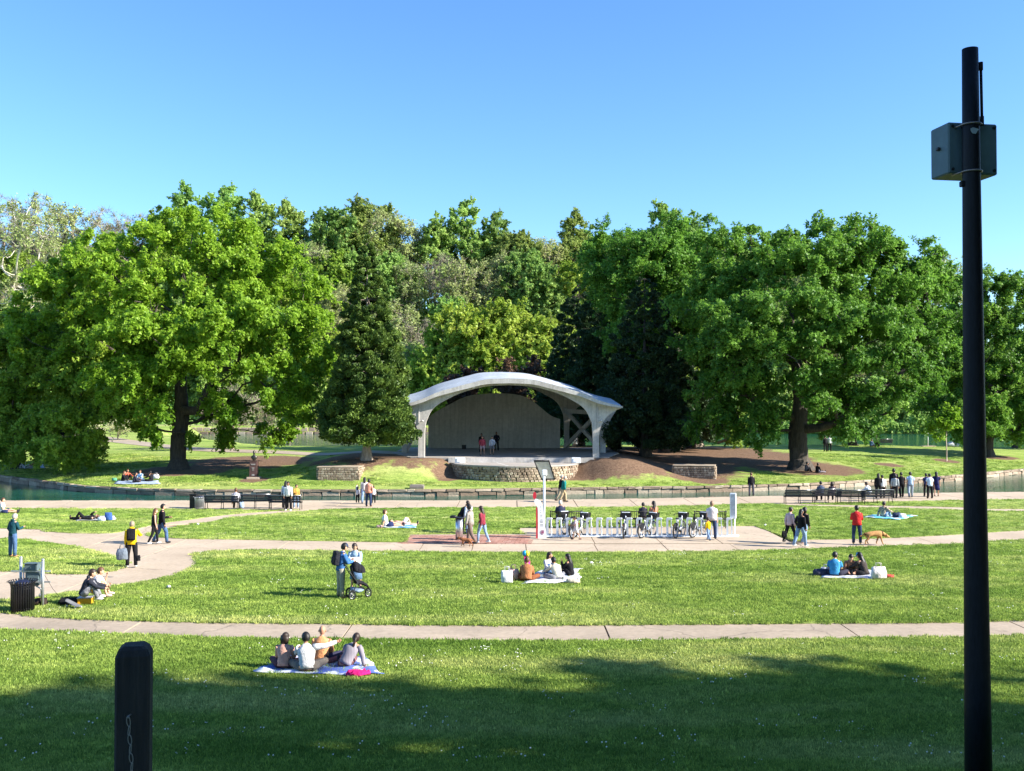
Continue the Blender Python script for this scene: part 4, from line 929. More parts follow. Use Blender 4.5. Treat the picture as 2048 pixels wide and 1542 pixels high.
ARMS = {  # upper arm, forearm (right side; x mirrored for the left)
    'down': ((.16, .02, -1), (.05, .22, -1)), 'swing_f': ((.12, .42, -1), (.0, .75, -.8)), 'swing_b': ((.12, -.38, -1), (.08, .1, -1)),
    'phone': ((.22, .28, -1), (-.35, 1, .25)), 'knee': ((.25, .75, -.6), (-.1, 1, -.25)), 'lap': ((.2, .35, -1), (-.45, .9, -.3)),
    'prop': ((.35, -.35, -1), (.1, -.25, -1)), 'face': ((.1, .75, -.75), (-.25, .25, 1)), 'shoulder': ((1, .15, .05), (.9, .35, .25)),
    'pocket': ((.4, -.12, -1), (-.35, .35, -.8)), 'up': ((.3, .3, .9), (-.4, .2, 1)), 'hold': ((.15, .35, -1), (-.55, 1, .1)), 'push': ((.15, .4, -.9), (0, 1, .1)), 'out': ((.35, .6, -.7), (.1, 1, -.1)),
}
SKINJOBS = []
def head_fn(rz):
    def fn(q, L):
        L = L.copy()
        if q.z < -.1: L.x *= 1 - .28 * (-q.z); L.y = L.y * (1 - .12 * (-q.z)) + .006
        if q.y > .75 and abs(q.x) < .3 and -.35 < q.z < .1: L.y += .022      # nose
        if q.y > .55 and .15 < abs(q.x) < .5 and .0 < q.z < .35: L.y -= .006  # eye sockets
        return L
    return fn
def person(at, H=1.72, face=0, legs='stand', arms=('down', 'down'), top=None, bottom=None, skin=0, hair=('short', (.02, .015, .012)), lean=4, side=0, twist=0, nod=5, turn=0, sleeves='long', pants='long', shoes=(.03, .03, .035),
           hat=None, seat=None, label='', group=None, hood=None, glasses=False, lie=False, belly=0, cat='person', dress=None, pose_fix=None, legs_rot=0, apron=None):
    """face: degrees the person faces, 0 = away from the viewer, 90 = to the left"""
    s = H / 1.72; at = Vector(at)
    t = thing('person', at, R(face), label, cat, group)
    X = Vector((1, 0, 0))
    lg = [Vector(v).normalized() for v in LEGS[legs]]
    if legs_rot: lg = [Matrix.Rotation(R(legs_rot), 3, 'Z') @ v for v in lg]
    tw = Matrix.Rotation(R(twist), 3, 'Z')
    ax = tw @ X
    if lie: T = Vector((0, -1, .12)).normalized(); fwd = Vector((0, .12, 1)); up2 = T
    else:
        T = (Matrix.Rotation(R(-lean), 3, ax) @ Vector((0, 0, 1))); T = Matrix.Rotation(R(side), 3, tw @ FW) @ T; T.normalize()
        fwd = ax.cross(T) * -1; fwd = T.cross(ax)
    child = H < 1.35
    hs = 1.06 if not child else (1.18 + (1.35 - H) * .25)
    hipw, shw = (.095, .165) if not child else (.085, .14)
    Lth, Lsh, Lto = .42 * s, .41 * s, .50 * s
    hipR, hipL = ax * hipw * s, -ax * hipw * s
    def leg(h, a, b): k = h + a * Lth; return h, k, k + b * Lsh
    LR, LL = leg(hipR, lg[0], lg[1]), leg(hipL, lg[2], lg[3])
    low = min(LR[2].z, LL[2].z)
    if seat is not None: pz = seat + .10 * s
    elif legs in ('cross', 'knees', 'legs', 'side', 'lie'): pz = .105 * s
    else: pz = -low + .075 * s
    Pz = Vector((0, 0, pz))
    if pose_fix: Pz += Vector(pose_fix)
    LR = [p + Pz for p in LR]; LL = [p + Pz for p in LL]
    for L_ in (LR, LL):
        for i in (1, 2):
            if L_[i].z < .06 * s: L_[i].z = .06 * s
    spine = [Pz, Pz + T * .16 * s, Pz + T * .32 * s + fwd * .01, Pz + T * .45 * s, Pz + T * .52 * s + fwd * .01]
    shp_ = Pz + T * .44 * s; neck = spine[-1]
    hd = (Matrix.Rotation(R(-nod), 3, ax) @ T).normalized()
    if not lie: hd = (hd * .62 + Vector((0, 0, 1)) * .38).normalized()
    hax = Matrix.Rotation(R(turn), 3, hd) @ ax; hax = (hax - hd * hax.dot(hd)).normalized(); hfw = hd.cross(hax)
    head = neck + hd * .132 * s * (1 if not child else 1.1) + hfw * .015
    def arm(sgn, a):
        u_, f_ = [Vector((v[0] * sgn, v[1], v[2])).normalized() for v in ARMS[a]]
        B = Matrix((ax, fwd if lie else tw @ FW, Vector((0, 0, 1)) if not lie else T)).transposed()
        sp_ = shp_ + ax * shw * s * sgn; e = sp_ + (B @ u_) * .28 * s; w = e + (B @ f_) * .25 * s
        return [sp_, e, w, w + (B @ f_) * .07 * s]
    AR, AL = arm(1, arms[0]), arm(-1, arms[1])
    for A in (AR, AL):
        for i in (1, 2, 3): A[i].z = max(A[i].z, .04)
    J = dict(T=T, fwd=fwd, ax=ax, chest=spine[2], hand_r=AR[3], hand_l=AL[3], head=head, hfw=hfw, hd=hd, hax=hax, pelvis=Pz, root=t, s=s, shoulder=shp_)
    # body: one continuous skinned surface
    bm = bmesh.new(); sl = bm.verts.layers.skin.verify()
    def V(p, r, root=False):
        v = bm.verts.new(p); v[sl].radius = (r * s, r * s); v[sl].use_root = root; return v
    pv = V(spine[0], .085, True); s1 = V(spine[1], .08); s2 = V(spine[2], .09); s3 = V(spine[3], .07); nk = V(spine[4] + T * .01, .048); n2 = V(neck + hd * .07 * s, .046)
    for a, b in ((pv, s1), (s1, s2), (s2, s3), (s3, nk), (nk, n2)): bm.edges.new((a, b))
    for A in (AR, AL):
        q = [V(A[0], .048), V(A[1], .036), V(A[2], .024), V(A[2] + (A[3] - A[2]) * .9, .034)]; bm.edges.new((s3, q[0]))
        for a, b in zip(q[:-1], q[1:]): bm.edges.new((a, b))
    toe = {}
    for nm, L_ in (('r', LR), ('l', LL)):
        sh_d = (L_[2] - L_[1]).normalized(); fd = tw @ FW
        if abs(sh_d.z) < .6 and legs not in ('walk', 'walk2'): fd = (Vector((0, 0, 1)) + tw @ FW * .3)
        fd = (fd - sh_d * fd.dot(sh_d)).normalized()
        if legs in ('stand', 'walk', 'walk2', 'bench', 'knees', 'lean', 'crouch'): fd = Vector((lg[0].x * .3 if nm == 'r' else lg[2].x * .3, 1, -.05)).normalized() if not legs_rot else fd
        an = L_[2]; toe[nm] = (an, fd)
        q = [V(L_[0], .082), V(L_[1], .052), V(an, .036), V(an + fd * .12 * s + Vector((0, 0, -.03)), .03)]; bm.edges.new((pv, q[0]))
        for a, b in zip(q[:-1], q[1:]): bm.edges.new((a, b))
    me = bpy.data.meshes.new('body'); bm.to_mesh(me); bm.free()
    ob = bpy.data.objects.new('body', me); COL.objects.link(ob); ob.parent = t
    ob.modifiers.new('skin', 'SKIN').use_smooth_shade = True
    sd = ob.modifiers.new('sub', 'SUBSURF'); sd.levels = 1; sd.render_levels = 1
    # head, ears, fingers are merged into the body after the skin is grown
    mb = MB(); hr = .098 * s * hs
    mb.ball(head, (.074 * s * hs, .092 * s * hs, .110 * s * hs), (hax, hfw, hd), 14, 11, fn=head_fn(0))
    for sg in (1, -1): mb.ball(head + hax * sg * .076 * s * hs - hd * .005, (.012, .022, .032), (hax, hfw, hd), 6, 5)
    for A in (AR, AL):
        d = (A[3] - A[2]).normalized(); sd_ = d.orthogonal().normalized(); w_ = d.cross(sd_)
        base = A[2] + d * .055 * s
        for k, ln in enumerate((.062, .072, .068, .052)):
            o_ = sd_ * (k - 1.5) * .019 * s; mb.tube([base + o_, base + o_ + d * ln * .55 * s, base + o_ * 1.05 + d * ln * .95 * s + w_ * .018 * s], [.0095 * s, .0085 * s, .006 * s], 5)
        mb.tube([A[2] + d * .02 - sd_ * .02 * s, A[2] + d * .045 * s - sd_ * .045 * s, A[2] + d * .075 * s - sd_ * .052 * s + w_ * .012], [.011 * s, .010 * s, .007 * s], 5)
    SKINJOBS.append((ob, mb, skin_m(skin)))
    # shirt
    wd = 1.0 + belly
    hem = Pz - T * .07 * s
    if legs in ('bench', 'cross', 'knees', 'legs', 'side', 'crouch'): hem = Pz - T * .02 * s
    if top is not None:
        mb = MB(); P_ = [hem, Pz + T * .05 * s, Pz + T * .17 * s, Pz + T * .31 * s, Pz + T * .415 * s, Pz + T * .475 * s, Pz + T * .525 * s]
        W_ = [(.185, .135), (.178, .135), (.168, .128), (.20, .138), (.202, .122), (.125, .088), (.064, .06)]
        kx = .9 if hair[0] in ('long', 'pony', 'bun', 'bob') else 1.0
        if child: kx *= .92
        mb.tube(P_, [(a * s * wd * kx, b * s * wd) for a, b in W_], 16, side=ax)
        for A in (AR, AL):
            p0 = A[0] - ax * .02 * (1 if A is AR else -1) - T * .005
            if sleeves == 'long': mb.tube([p0, A[0] + (A[1] - A[0]) * .25, A[1], A[1] + (A[2] - A[1]) * .5, A[2]], [.078 * s, .074 * s, .060 * s, .054 * s, .042 * s], 9)
            elif sleeves == 'short': mb.tube([p0, A[0] + (A[1] - A[0]) * .3, A[0] + (A[1] - A[0]) * .72], [.076 * s, .078 * s, .076 * s], 9)
        if hood: mb.ball(neck - fwd * .06 * s + T * .0, (.10 * s, .06 * s, .06 * s), (ax, fwd, T), 10, 6)
        mb.build('shirt', cloth(top) if not isinstance(top, bpy.types.Material) else top, t)
    if dress is not None:
        mb = MB(); kn = (LR[1] + LL[1]) / 2
        mb.tube([Pz + T * .2 * s, Pz + T * .08 * s, (Pz + kn) / 2, kn + (kn - Pz) * .1], [(.13 * s, .1 * s), (.155 * s, .115 * s), (.19 * s, .15 * s), (.22 * s, .18 * s)], 14, side=ax); mb.build('skirt', cloth(dress), t)
    if bottom is not None:
        mb = MB()
        mb.tube([Pz + T * .10 * s, Pz + T * .02 * s, Pz - T * .05 * s], [(.142 * s * wd, .105 * s * wd), (.158 * s * wd, .118 * s * wd), (.12 * s, .10 * s)], 14, side=ax)
        for L_ in (LR, LL):
            if pants == 'long': mb.tube([L_[0] * .9 + Pz * .1, L_[0] + (L_[1] - L_[0]) * .35, L_[1], L_[1] + (L_[2] - L_[1]) * .5, L_[2] + (L_[2] - L_[1]) * .02], [.105 * s, .10 * s, .078 * s, .070 * s, .064 * s], 10)
            elif pants == 'slim': mb.tube([L_[0] * .9 + Pz * .1, L_[0] + (L_[1] - L_[0]) * .35, L_[1], L_[1] + (L_[2] - L_[1]) * .4, L_[2]], [.10 * s, .09 * s, .062 * s, .058 * s, .042 * s], 10)
            else: mb.tube([L_[0] * .9 + Pz * .1, L_[0] + (L_[1] - L_[0]) * .4, L_[0] + (L_[1] - L_[0]) * .88], [.108 * s, .108 * s, .10 * s], 10)
        mb.build('shorts' if pants == 'short' else 'trousers', cloth(bottom), t)
    for nm in ('r', 'l'):
        an, fd = toe[nm]; mb = MB(); wl = Vector((0, 0, 1)).cross(fd); wl = wl.normalized() if wl.length > .1 else ax
        upv = fd.cross(wl) * -1; upv = wl.cross(fd) * -1 if False else fd.cross(wl).normalized()
        if upv.z < 0: upv = -upv
        c = an + fd * .055 * s - upv * .03 * s
        if c.z < .045: c.z = .045
        mb.ball(c, (.046 * s, .125 * s, .048 * s), (wl, fd, upv), 10, 6); mb.build('shoe', cloth(shoes), t)
    # hair
    hk, hc = hair; hx, hy, hz = .090 * s * hs, .108 * s * hs, .122 * s * hs
    if hk != 'bald':
        mb = MB(); c = head - hfw * .010 * s + hd * .012 * s
        lim = -.035 * s if hk != 'crop' else .0
        mb.ball(c, (hx, hy, hz), (hax, hfw, hd), 14, 11, keep=lambda q: (q.z > .048 * s) or (q.y < .012 * s and q.z > -.075 * s) or (q.y < .05 * s and q.z > .0))
        if hk == 'bob': mb.tube([c - hfw * .03 + hd * .05 * s, c - hfw * .035 - hd * .05 * s, c - hfw * .03 - hd * .15 * s], [(.10 * s, .08 * s), (.125 * s, .09 * s), (.10 * s, .06 * s)], 12, side=hax)
        if hk == 'long': mb.tube([c - hfw * .045 * s + hd * .03 * s, c - hfw * .065 * s - hd * .1 * s, neck - fwd * .095 * s - T * .1 * s, neck - fwd * .12 * s - T * .28 * s], [(.080 * s, .06 * s), (.088 * s, .055 * s), (.088 * s, .04 * s), (.045 * s, .02 * s)], 12, side=hax)
        if hk == 'pony': mb.tube([c - hfw * .09 * s + hd * .02, c - hfw * .15 * s - hd * .02, c - hfw * .13 * s - hd * .18 * s, c - hfw * .11 * s - hd * .32 * s], [.03 * s, .036 * s, .03 * s, .01], 8)
        if hk == 'bun': mb.ball(c - hfw * .085 * s + hd * .07 * s, .042 * s, seg=8, rings=6)
        mb.build('hair', hair_m(hc), t)
    if hat:
        mb = MB(); c = head + hd * .035 * s
        mb.ball(c - hfw * .004, (.09 * s, .108 * s, .105 * s), (hax, hfw, hd), 12, 8, keep=lambda q: q.z > -.005)
        mb.tube([c + hfw * .06 * s - hd * .002, c + hfw * .12 * s - hd * .012, c + hfw * .175 * s - hd * .03], [(.082 * s, .012), (.078 * s, .01), (.05 * s, .006)], 10, side=hax); mb.build('cap', cloth(hat), t)
    if glasses:
        mb = MB()
        for sg in (1, -1): mb.ball(head + hax * sg * .033 * s + hfw * .088 * s + hd * .018 * s, (.026 * s, .01, .022 * s), (hax, hfw, hd), 8, 5)
        mb.tube([head + hax * .07 * s + hfw * .07 * s + hd * .02 * s, head + hfw * .095 * s + hd * .024 * s, head - hax * .07 * s + hfw * .07 * s + hd * .02 * s], .006, 5); mb.build('sunglasses', BLACKM, t)
    elif s > 0:
        mb = MB()
        for sg in (1, -1): mb.ball(head + hax * sg * .030 * s + hfw * .086 * s * hs + hd * .016 * s, (.011 * s, .006, .006 * s), (hax, hfw, hd), 6, 4)
        mb.build('eyes', mat('eye_dark', (.02, .015, .012), .2), t)
    return J
def W(J, p): return J['root'].matrix_basis @ Vector(p)
def finish_people():
    bpy.context.view_layer.update(); dg = bpy.context.evaluated_depsgraph_get()
    for ob, mb, m in SKINJOBS:
        me = bpy.data.meshes.new_from_object(ob.evaluated_get(dg)); mb.bm.from_mesh(me)
        for f in mb.bm.faces: f.smooth = True
        nm = bpy.data.meshes.new('body'); mb.bm.to_mesh(nm); mb.bm.free(); ob.modifiers.clear(); ob.data = nm; nm.materials.append(m); bpy.data.meshes.remove(me)
# cloth colours
C_WHITE = (.70, .70, .68); C_BLACK = (.012, .012, .015); C_NAVY = (.02, .03, .09); C_JEAN = (.07, .13, .25); C_LJEAN = (.22, .32, .48); C_GREY = (.22, .22, .24); C_KHAKI = (.34, .30, .22); C_DJ = (.03, .05, .11)
HB = (.012, .010, .009); HD = (.03, .018, .012); HR = (.10, .045, .02); HG = (.35, .33, .30)
def backpack(J, col, label, off=0):
    t = thing('backpack', W(J, J['chest'] - J['fwd'] * .20 * J['s'] - J['T'] * .02), 0, label, 'backpack'); t.rotation_euler = J['root'].rotation_euler
    s = J['s']; Rm = Matrix((J['ax'], J['fwd'], J['T'])).transposed()
    mb = MB(); mb.box((0, 0, 0), (.30 * s, .17 * s, .44 * s), Rm, .06, seg=3); mb.box(Rm @ Vector((0, -.09, -.07)), (.22 * s, .06 * s, .2 * s), Rm, .02, seg=2); mb.build('bag', cloth(col), t, True)
    for sg in (1, -1):
        mb = MB(); mb.tube([Rm @ Vector((sg * .1 * s, .06 * s, .17 * s)), Rm @ Vector((sg * .11 * s, .2 * s, .2 * s)), Rm @ Vector((sg * .12 * s, .335 * s, .1 * s)), Rm @ Vector((sg * .12 * s, .335 * s, -.08 * s)), Rm @ Vector((sg * .15 * s, .15 * s, -.16 * s))], [(.022, .008)] * 5, 6); mb.build('strap', cloth(col), t)
def bag(loc, col, label, size=(.36, .16, .32), rz=0, kind='tote_bag', cat='bag', handles=True, lumpy=.02):
    t = thing(kind, loc, R(rz), label, cat)
    mb = MB(); w, d, h = size; r_ = random.Random(label)
    mb.tube([(0, 0, .005), (0, 0, h * .15), (0, 0, h * .6), (0, 0, h)], [(w * .42, d * .42), (w * .5, d * .55), (w * .5, d * .5), (w * .44, d * .2)], 14, side=(1, 0, 0))
    for v_ in mb.bm.verts: v_.co += Vector([r_.uniform(-1, 1) * lumpy for _ in range(3)]); v_.co.z = max(v_.co.z, .003)
    mb.build('bag_body', cloth(col), t)
    if handles:
        for sg in (1, -1):
            mb = MB(); mb.tube([(-w * .22, sg * d * .15, h * .95), (-w * .15, sg * d * .2, h * 1.35), (w * .15, sg * d * .2, h * 1.35), (w * .22, sg * d * .15, h * .95)], .009, 5); mb.build('handle', cloth(col), t)
    return t
def blanket(corners, m, label, z=None, seed=1, th=.02, wob=.12):
    r_ = random.Random(seed); c = [Vector(p) for p in corners]; cen = sum(c, Vector()) / 4; n = 14; V = []
    for i in range(n + 1):
        for k in range(n + 1):
            a, b = i / n, k / n; p = (c[0] * (1 - a) + c[1] * a) * (1 - b) + (c[3] * (1 - a) + c[2] * a) * b - cen
            e = (abs(a - .5) + abs(b - .5)) ** 2
            p += Vector((r_.uniform(-1, 1), r_.uniform(-1, 1), 0)) * wob * .12 * (1 + e)
            p += Vector((math.sin(b * 9 + seed), math.sin(a * 8), 0)) * wob * .5 * e
            gz_ = ground_z(cen.x + p.x, cen.y + p.y) - ground_z(cen.x, cen.y); V.append((p.x, p.y, gz_ + .085 + .022 * math.sin(a * 17 + seed + b * 5) * math.cos(b * 13 - a * 4) + r_.uniform(0, .012)))
    q = [(i * (n + 1) + k, (i + 1) * (n + 1) + k, (i + 1) * (n + 1) + k + 1, i * (n + 1) + k + 1) for i in range(n) for k in range(n)]
    me = bpy.data.meshes.new('picnic_blanket'); me.from_pydata(V, [], q); me.update()
    for f in me.polygons: f.use_smooth = True
    o = link_mesh('picnic_blanket', me, m); sd = o.modifiers.new('t', 'SOLIDIFY'); sd.thickness = th; o.location = cen
    return tag(o, label, 'blanket')
def pattern_mat(name, a, b_, scale=6, kind='NOISE', thr=.5):
    m, nt, bb = new_mat(name)
    if kind == 'WAVE':
        tc = nt.nodes.new('ShaderNodeTexCoord'); w = nt.nodes.new('ShaderNodeTexWave'); w.inputs['Scale'].default_value = scale; w.inputs['Distortion'].default_value = 1.5; nt.links.new(tc.outputs['Object'], w.inputs['Vector']); src = w.outputs[1] if len(w.outputs) > 1 else w.outputs[0]; src = w.outputs['Fac']
    else: src = noise(nt, scale, 2, .5).outputs[0]
    nt.links.new(ramp(nt, src, [(thr - .03, a), (thr + .03, b_)]).outputs[0], bb.inputs['Base Color']); bb.inputs['Roughness'].default_value = .9; return m

# --- foreground picnic
Z0 = GT
def LP(u, v): p = P(u, v, Z0); return p
blanket([P(500, 1352), P(762, 1356), P(735, 1322), P(575, 1318)], pattern_mat('blue_white_cloth', (.62, .64, .70), (.08, .13, .42), 2.2), 'blue and white picnic blanket under the four people on the near lawn', seed=2)
person(LP(567, 1341) + Vector((0, 0, .03)), 1.62, -6, 'cross', ('lap', 'lap'), (.58, .33, .25), (.10, .05, .06), 1, ('bob', HD), lean=10, nod=6, turn=-15, label='woman with bobbed dark hair in a dusty pink shirt on the near blanket')
person(LP(614, 1347) + Vector((0, 0, .03)), 1.76, 8, 'cross', ('shoulder', 'knee'), (.66, .65, .62), (.20, .17, .14), 1, ('crop', HB), lean=16, side=-4, nod=10, turn=28, label='man in a white long-sleeved shirt with his arm round the bald man')
person(LP(642, 1330) + Vector((0, 0, .03)), 1.74, -4, 'cross', ('lap', 'lap'), (.58, .27, .12), (.03, .03, .06), 1, ('bald', HB), lean=8, nod=4, turn=10, label='bald man in an orange-brown shirt seated at the back of the near blanket')
J = person(LP(690, 1337) + Vector((0, 0, .03)), 1.62, 5, 'side', ('prop', 'knee'), pattern_mat('striped_knit', (.30, .28, .31), (.20, .17, .20), 9, 'WAVE'), (.20, .09, .09), 1, ('pony', HD), lean=14, side=26, nod=0, label='woman in a grey striped top leaning on one arm on the near blanket')
bag(P(716, 1351, .06), (.62, .02, .17), 'crumpled bright pink bag at the right corner of the near blanket', (.55, .25, .12), 10, lumpy=.04, handles=False)
# --- stroller couple
J = person(LP(681, 1196), 1.80, -62, 'stand', ('hold', 'phone'), (.05, .15, .36), (.33, .31, .24), 0, ('crop', HB), lean=8, nod=16, hat=(.02, .035, .09), shoes=(.22, .12, .07), label='man in a blue jacket and navy cap standing beside the black stroller')
backpack(J, (.02, .022, .03), 'black backpack on the man in the blue jacket')
person(LP(712, 1184), 1.70, 172, 'stand', ('hold', 'hold'), (.36, .50, .62), None, 0, ('long', HD), lean=12, nod=26, glasses=True, dress=(.14, .24, .42), shoes=(.6, .6, .6), label='woman with long dark hair and sunglasses in pale blue leaning over the stroller')
bag(P(712, 1184, .03) + Vector((-.02, -.33, 1.02)), (.72, .70, .68), 'white cloth held by the woman over the stroller', (.42, .2, .16), 20, 'cloth_bundle', 'cloth', False, .03)
# --- left part of the lawn
person(LP(25, 1114), 1.80, -30, 'stand', ('phone', 'pocket'), (.012, .06, .08), C_JEAN, 0, ('short', HG), lean=4, nod=18, hood=True, shoes=(.35, .18, .08), label='grey-haired man in a dark teal jacket and jeans at the left edge')
J = person(LP(263, 1134), 1.78, 14, 'stand', ('out', 'down'), (.75, .48, .01), C_BLACK, 1, ('crop', (.28, .22, .15)), lean=3, hood=True, hat=None, shoes=(.5, .5, .5), label='person in a bright yellow hoodie walking on the crossing path')
backpack(J, C_BLACK, 'black backpack on the person in the yellow hoodie')
b_ = bag(P(244, 1120, .48), (.16, .19, .23), 'grey and black tote bag hanging from the hand of the person in yellow', (.42, .2, .42), 5)
bag(P(276, 1122, .62) + Vector((0, 0, 0)), C_BLACK, 'small black pouch at the hip of the person in yellow', (.16, .1, .2), 5, 'pouch', 'bag', False)
person(LP(308, 1088), 1.64, -65, 'walk2', ('down', 'swing_b'), C_BLACK, C_BLACK, 0, ('long', HR), sleeves='none', pants='slim', lean=3, glasses=True, shoes=(.6, .6, .6), label='woman in a black sleeveless outfit with sunglasses walking beside a man')
person(LP(323, 1086), 1.82, -60, 'walk', ('down', 'hold'), C_BLACK, C_JEAN, 0, ('short', HB), lean=3, glasses=True, label='tall man in a black sweatshirt and jeans walking beside the woman in black')
bpj = person(LP(166, 1211) + Vector((0, 0, 0)), 1.80, -72, 'knees', ('knee', 'knee'), (.028, .03, .042), (.24, .24, .26), 0, ('short', HD), lean=22, nod=4, seat=.24, hood=True, shoes=(.6, .56, .56), label='young man in a black hoodie and grey trousers sitting on the orange crate')
person(LP(181, 1203) + Vector((.05, .1, 0)), 1.72, -74, 'knees', ('phone', 'face'), (.62, .60, .58), (.75, .32, .02), 0, ('short', HR), lean=16, nod=12, sleeves='short', pants='short', seat=.2, shoes=(.62, .45, .38), label='person in a white shirt and orange shorts sitting behind the hooded man')
person(LP(170, 1041), 1.74, 88, 'lie', ('face', 'down'), C_BLACK, C_BLACK, 0, ('short', HR), lie=True, label='person in black lying on their back on the lawn with one knee raised')
blanket([P(152, 1044), P(232, 1042), P(228, 1034), P(160, 1035)], cloth((.45, .45, .48)), 'pale blanket under the person lying in black', seed=5, wob=.1)
bag(P(217, 1041, .04), (.04, .10, .30), 'blue backpack beside the person lying in black', (.4, .25, .42), 10, 'backpack', 'backpack', False)
bag(P(203, 1042, .04), (.6, .62, .66), 'white bag beside the blue backpack on the lawn', (.42, .25, .2), 0, handles=False)
person(LP(4, 1027), 1.74, -80, 'legs', ('lap', 'prop'), (.66, .66, .72), C_NAVY, 0, ('short', HR), sleeves='short', pants='short', lean=2, label='person in a white shirt seated on the grass at the far left edge')
person(LP(772, 1055), 1.76, -75, 'legs', ('prop', 'prop'), C_WHITE, C_NAVY, 0, ('short', HR), sleeves='short', pants='short', lean=-8, label='man in a white shirt sitting with legs stretched out on the towel')
blanket([P(762, 1058), P(830, 1059), P(834, 1050), P(775, 1049)], pattern_mat('beach_towel', (.60, .62, .62), (.10, .30, .50), 3), 'white and blue beach towel under the man in the white shirt', seed=7, wob=.1)
person(LP(806, 1051), 1.6, -80, 'lie', ('down', 'down'), (.55, .28, .22), (.62, .60, .6), 0, ('long', HD), lie=True, pants='short', label='person lying flat on the beach towel behind the man in white')
bag(P(759, 1056, .03), (.55, .35, .32), 'small pink bag behind the man in the white shirt', (.3, .2, .15), 0, handles=False)
# --- kiosk group
person(LP(941, 1088), 1.84, 62, 'walk', ('swing_f', 'down'), (.30, .27, .24), (.17, .12, .10), 3, ('crop', HB), lean=5, hood=True, shoes=(.04, .04, .05), label='tall man in a grey-beige hoodie walking the brown dog')
person(LP(965, 1086), 1.72, 60, 'walk2', ('swing_f', 'swing_b'), (.22, .03, .05), C_LJEAN, 1, ('long', HD), lean=4, pants='slim', nod=14, shoes=(.65, .65, .65), label='woman in a maroon top and light jeans walking behind the man with the dog')
person(P(916, 1070, Z0) + Vector((.1, .7, 0)), 1.66, -40, 'lean', ('hold', 'hold'), C_BLACK, C_BLACK, 0, ('bun', HD), lean=44, nod=40, sleeves='short', label='person in a black t-shirt bending over behind the steel kiosk')
person(P(937, 1072, Z0) + Vector((0, .9, 0)), 1.62, 40, 'stand', ('hold', 'down'), (.55, .62, .70), C_LJEAN, 0, ('short', HD), lean=6, nod=30, label='person in a white shirt standing behind the man in the beige hoodie')
# --- promenade, left
person(P(468, 1019, Z0) + Vector((0, .35, 0)), 1.72, 6, 'bench', ('lap', 'down'), (.34, .34, .38), C_BLACK, 0, ('short', HR), seat=.36, hat=(.2, .25, .3), label='person in a grey top and cap sitting on the left bench')
bag(P(484, 1017, .02) + Vector((0, -.1, .05)), (.35, .45, .62), 'pale blue bag on the ground beside the left bench', (.3, .2, .36), 0)
person(LP(577, 1021), 1.74, 170, 'stand', ('down', 'down'), (.72, .73, .74), C_BLACK, 2, ('short', HB), shoes=(.65, .65, .65), label='person in a white jacket and black trousers standing at the left benches')
person(LP(572, 1018) + Vector((-.15, .5, 0)), 1.66, 0, 'stand', ('down', 'down'), (.60, .62, .66), C_BLACK, 2, ('long', HB), label='long-haired woman standing behind the person in the white jacket')
person(LP(592, 1016), 1.45, -150, 'stand', ('hold', 'down'), (.50, .28, .06), C_LJEAN, 1, ('short', HD), shoes=(.6, .6, .6), label='child in a mustard top and jeans beside the left benches')
person(LP(737, 1013), 1.70, -20, 'stand', ('pocket', 'down'), (.66, .28, .20), C_DJ, 2, ('crop', HB), shoes=(.12, .05, .03), belly=.12, label='man in a peach shirt and dark jeans on the promenade')
person(LP(729, 1007), 1.68, 10, 'stand', ('down', 'down'), (.55, .50, .48), C_LJEAN, 1, ('long', HB), label='woman with long black hair standing behind the man in the peach shirt')
person(LP(715, 1006), 1.05, -20, 'stand', ('down', 'up'), (.62, .58, .60), C_BLACK, 1, ('long', HB), shoes=(.6, .6, .6), label='small girl in a pale top with long black hair left of the man in peach')
person(LP(747, 1007), 1.12, 15, 'stand', ('down', 'down'), (.68, .62, .62), C_BLACK, 1, ('short', HD), shoes=(.6, .6, .6), label='small child in a white top right of the man in peach')
person(LP(1121, 1003), 1.76, -90, 'walk', ('face', 'down'), C_BLACK, C_KHAKI, 1, ('short', HG), lean=6, label='man in a black shirt and khaki trousers walking on the promenade')
person(LP(1127, 1004), 1.70, -88, 'walk2', ('down', 'down'), (.01, .16, .15), (.40, .32, .20), 0, ('crop', HG), lean=7, belly=.1, label='person in a teal shirt and tan trousers walking beside the man in black')
# --- middle picnic
blanket([P(1050, 1172), P(1160, 1168), P(1158, 1142), P(1078, 1144)], pattern_mat('white_print_cloth', (.62, .62, .64), (.40, .44, .55), 4, thr=.58), 'white crumpled blanket under the middle picnic group', seed=11, wob=.25)
person(LP(1053, 1163), 1.68, -8, 'cross', ('lap', 'lap'), (.34, .14, .06), (.20, .07, .03), 1, ('bun', HR), lean=14, nod=10, hat=None, label='woman in a wide rust-brown jacket seated at the left of the middle picnic', belly=.25)
person(LP(1096, 1150), 1.66, -150, 'knees', ('knee', 'lap'), (.64, .60, .60), C_JEAN, 1, ('long', HD), lean=8, nod=2, turn=45, label='woman in a white top and jeans seated at the back of the middle picnic')
person(LP(1117, 1161), 1.70, 30, 'cross', ('lap', 'knee'), (.55, .53, .42), C_GREY, 1, ('crop', HB), lean=30, nod=10, label='person in a cream shirt with short black hair leaning forward at the middle picnic')
person(LP(1142, 1153), 1.60, 60, 'knees', ('lap', 'face'), C_BLACK, C_BLACK, 1, ('long', HB), lean=10, nod=10, label='woman in a shiny black jacket with long hair at the right of the middle picnic')
bag(P(1014, 1166, .04), (.70, .70, .72), 'white backpack at the left end of the middle picnic', (.42, .3, .42), 20, 'backpack', 'backpack', True, .03)
bag(P(1027, 1160, .04), (.60, .38, .32), 'red and white patterned bag at the middle picnic', (.42, .3, .4), -10, lumpy=.035)
bag(P(1146, 1166, .05), (.58, .50, .38), 'cream bag on the right of the middle picnic blanket', (.5, .3, .16), 0, handles=False)
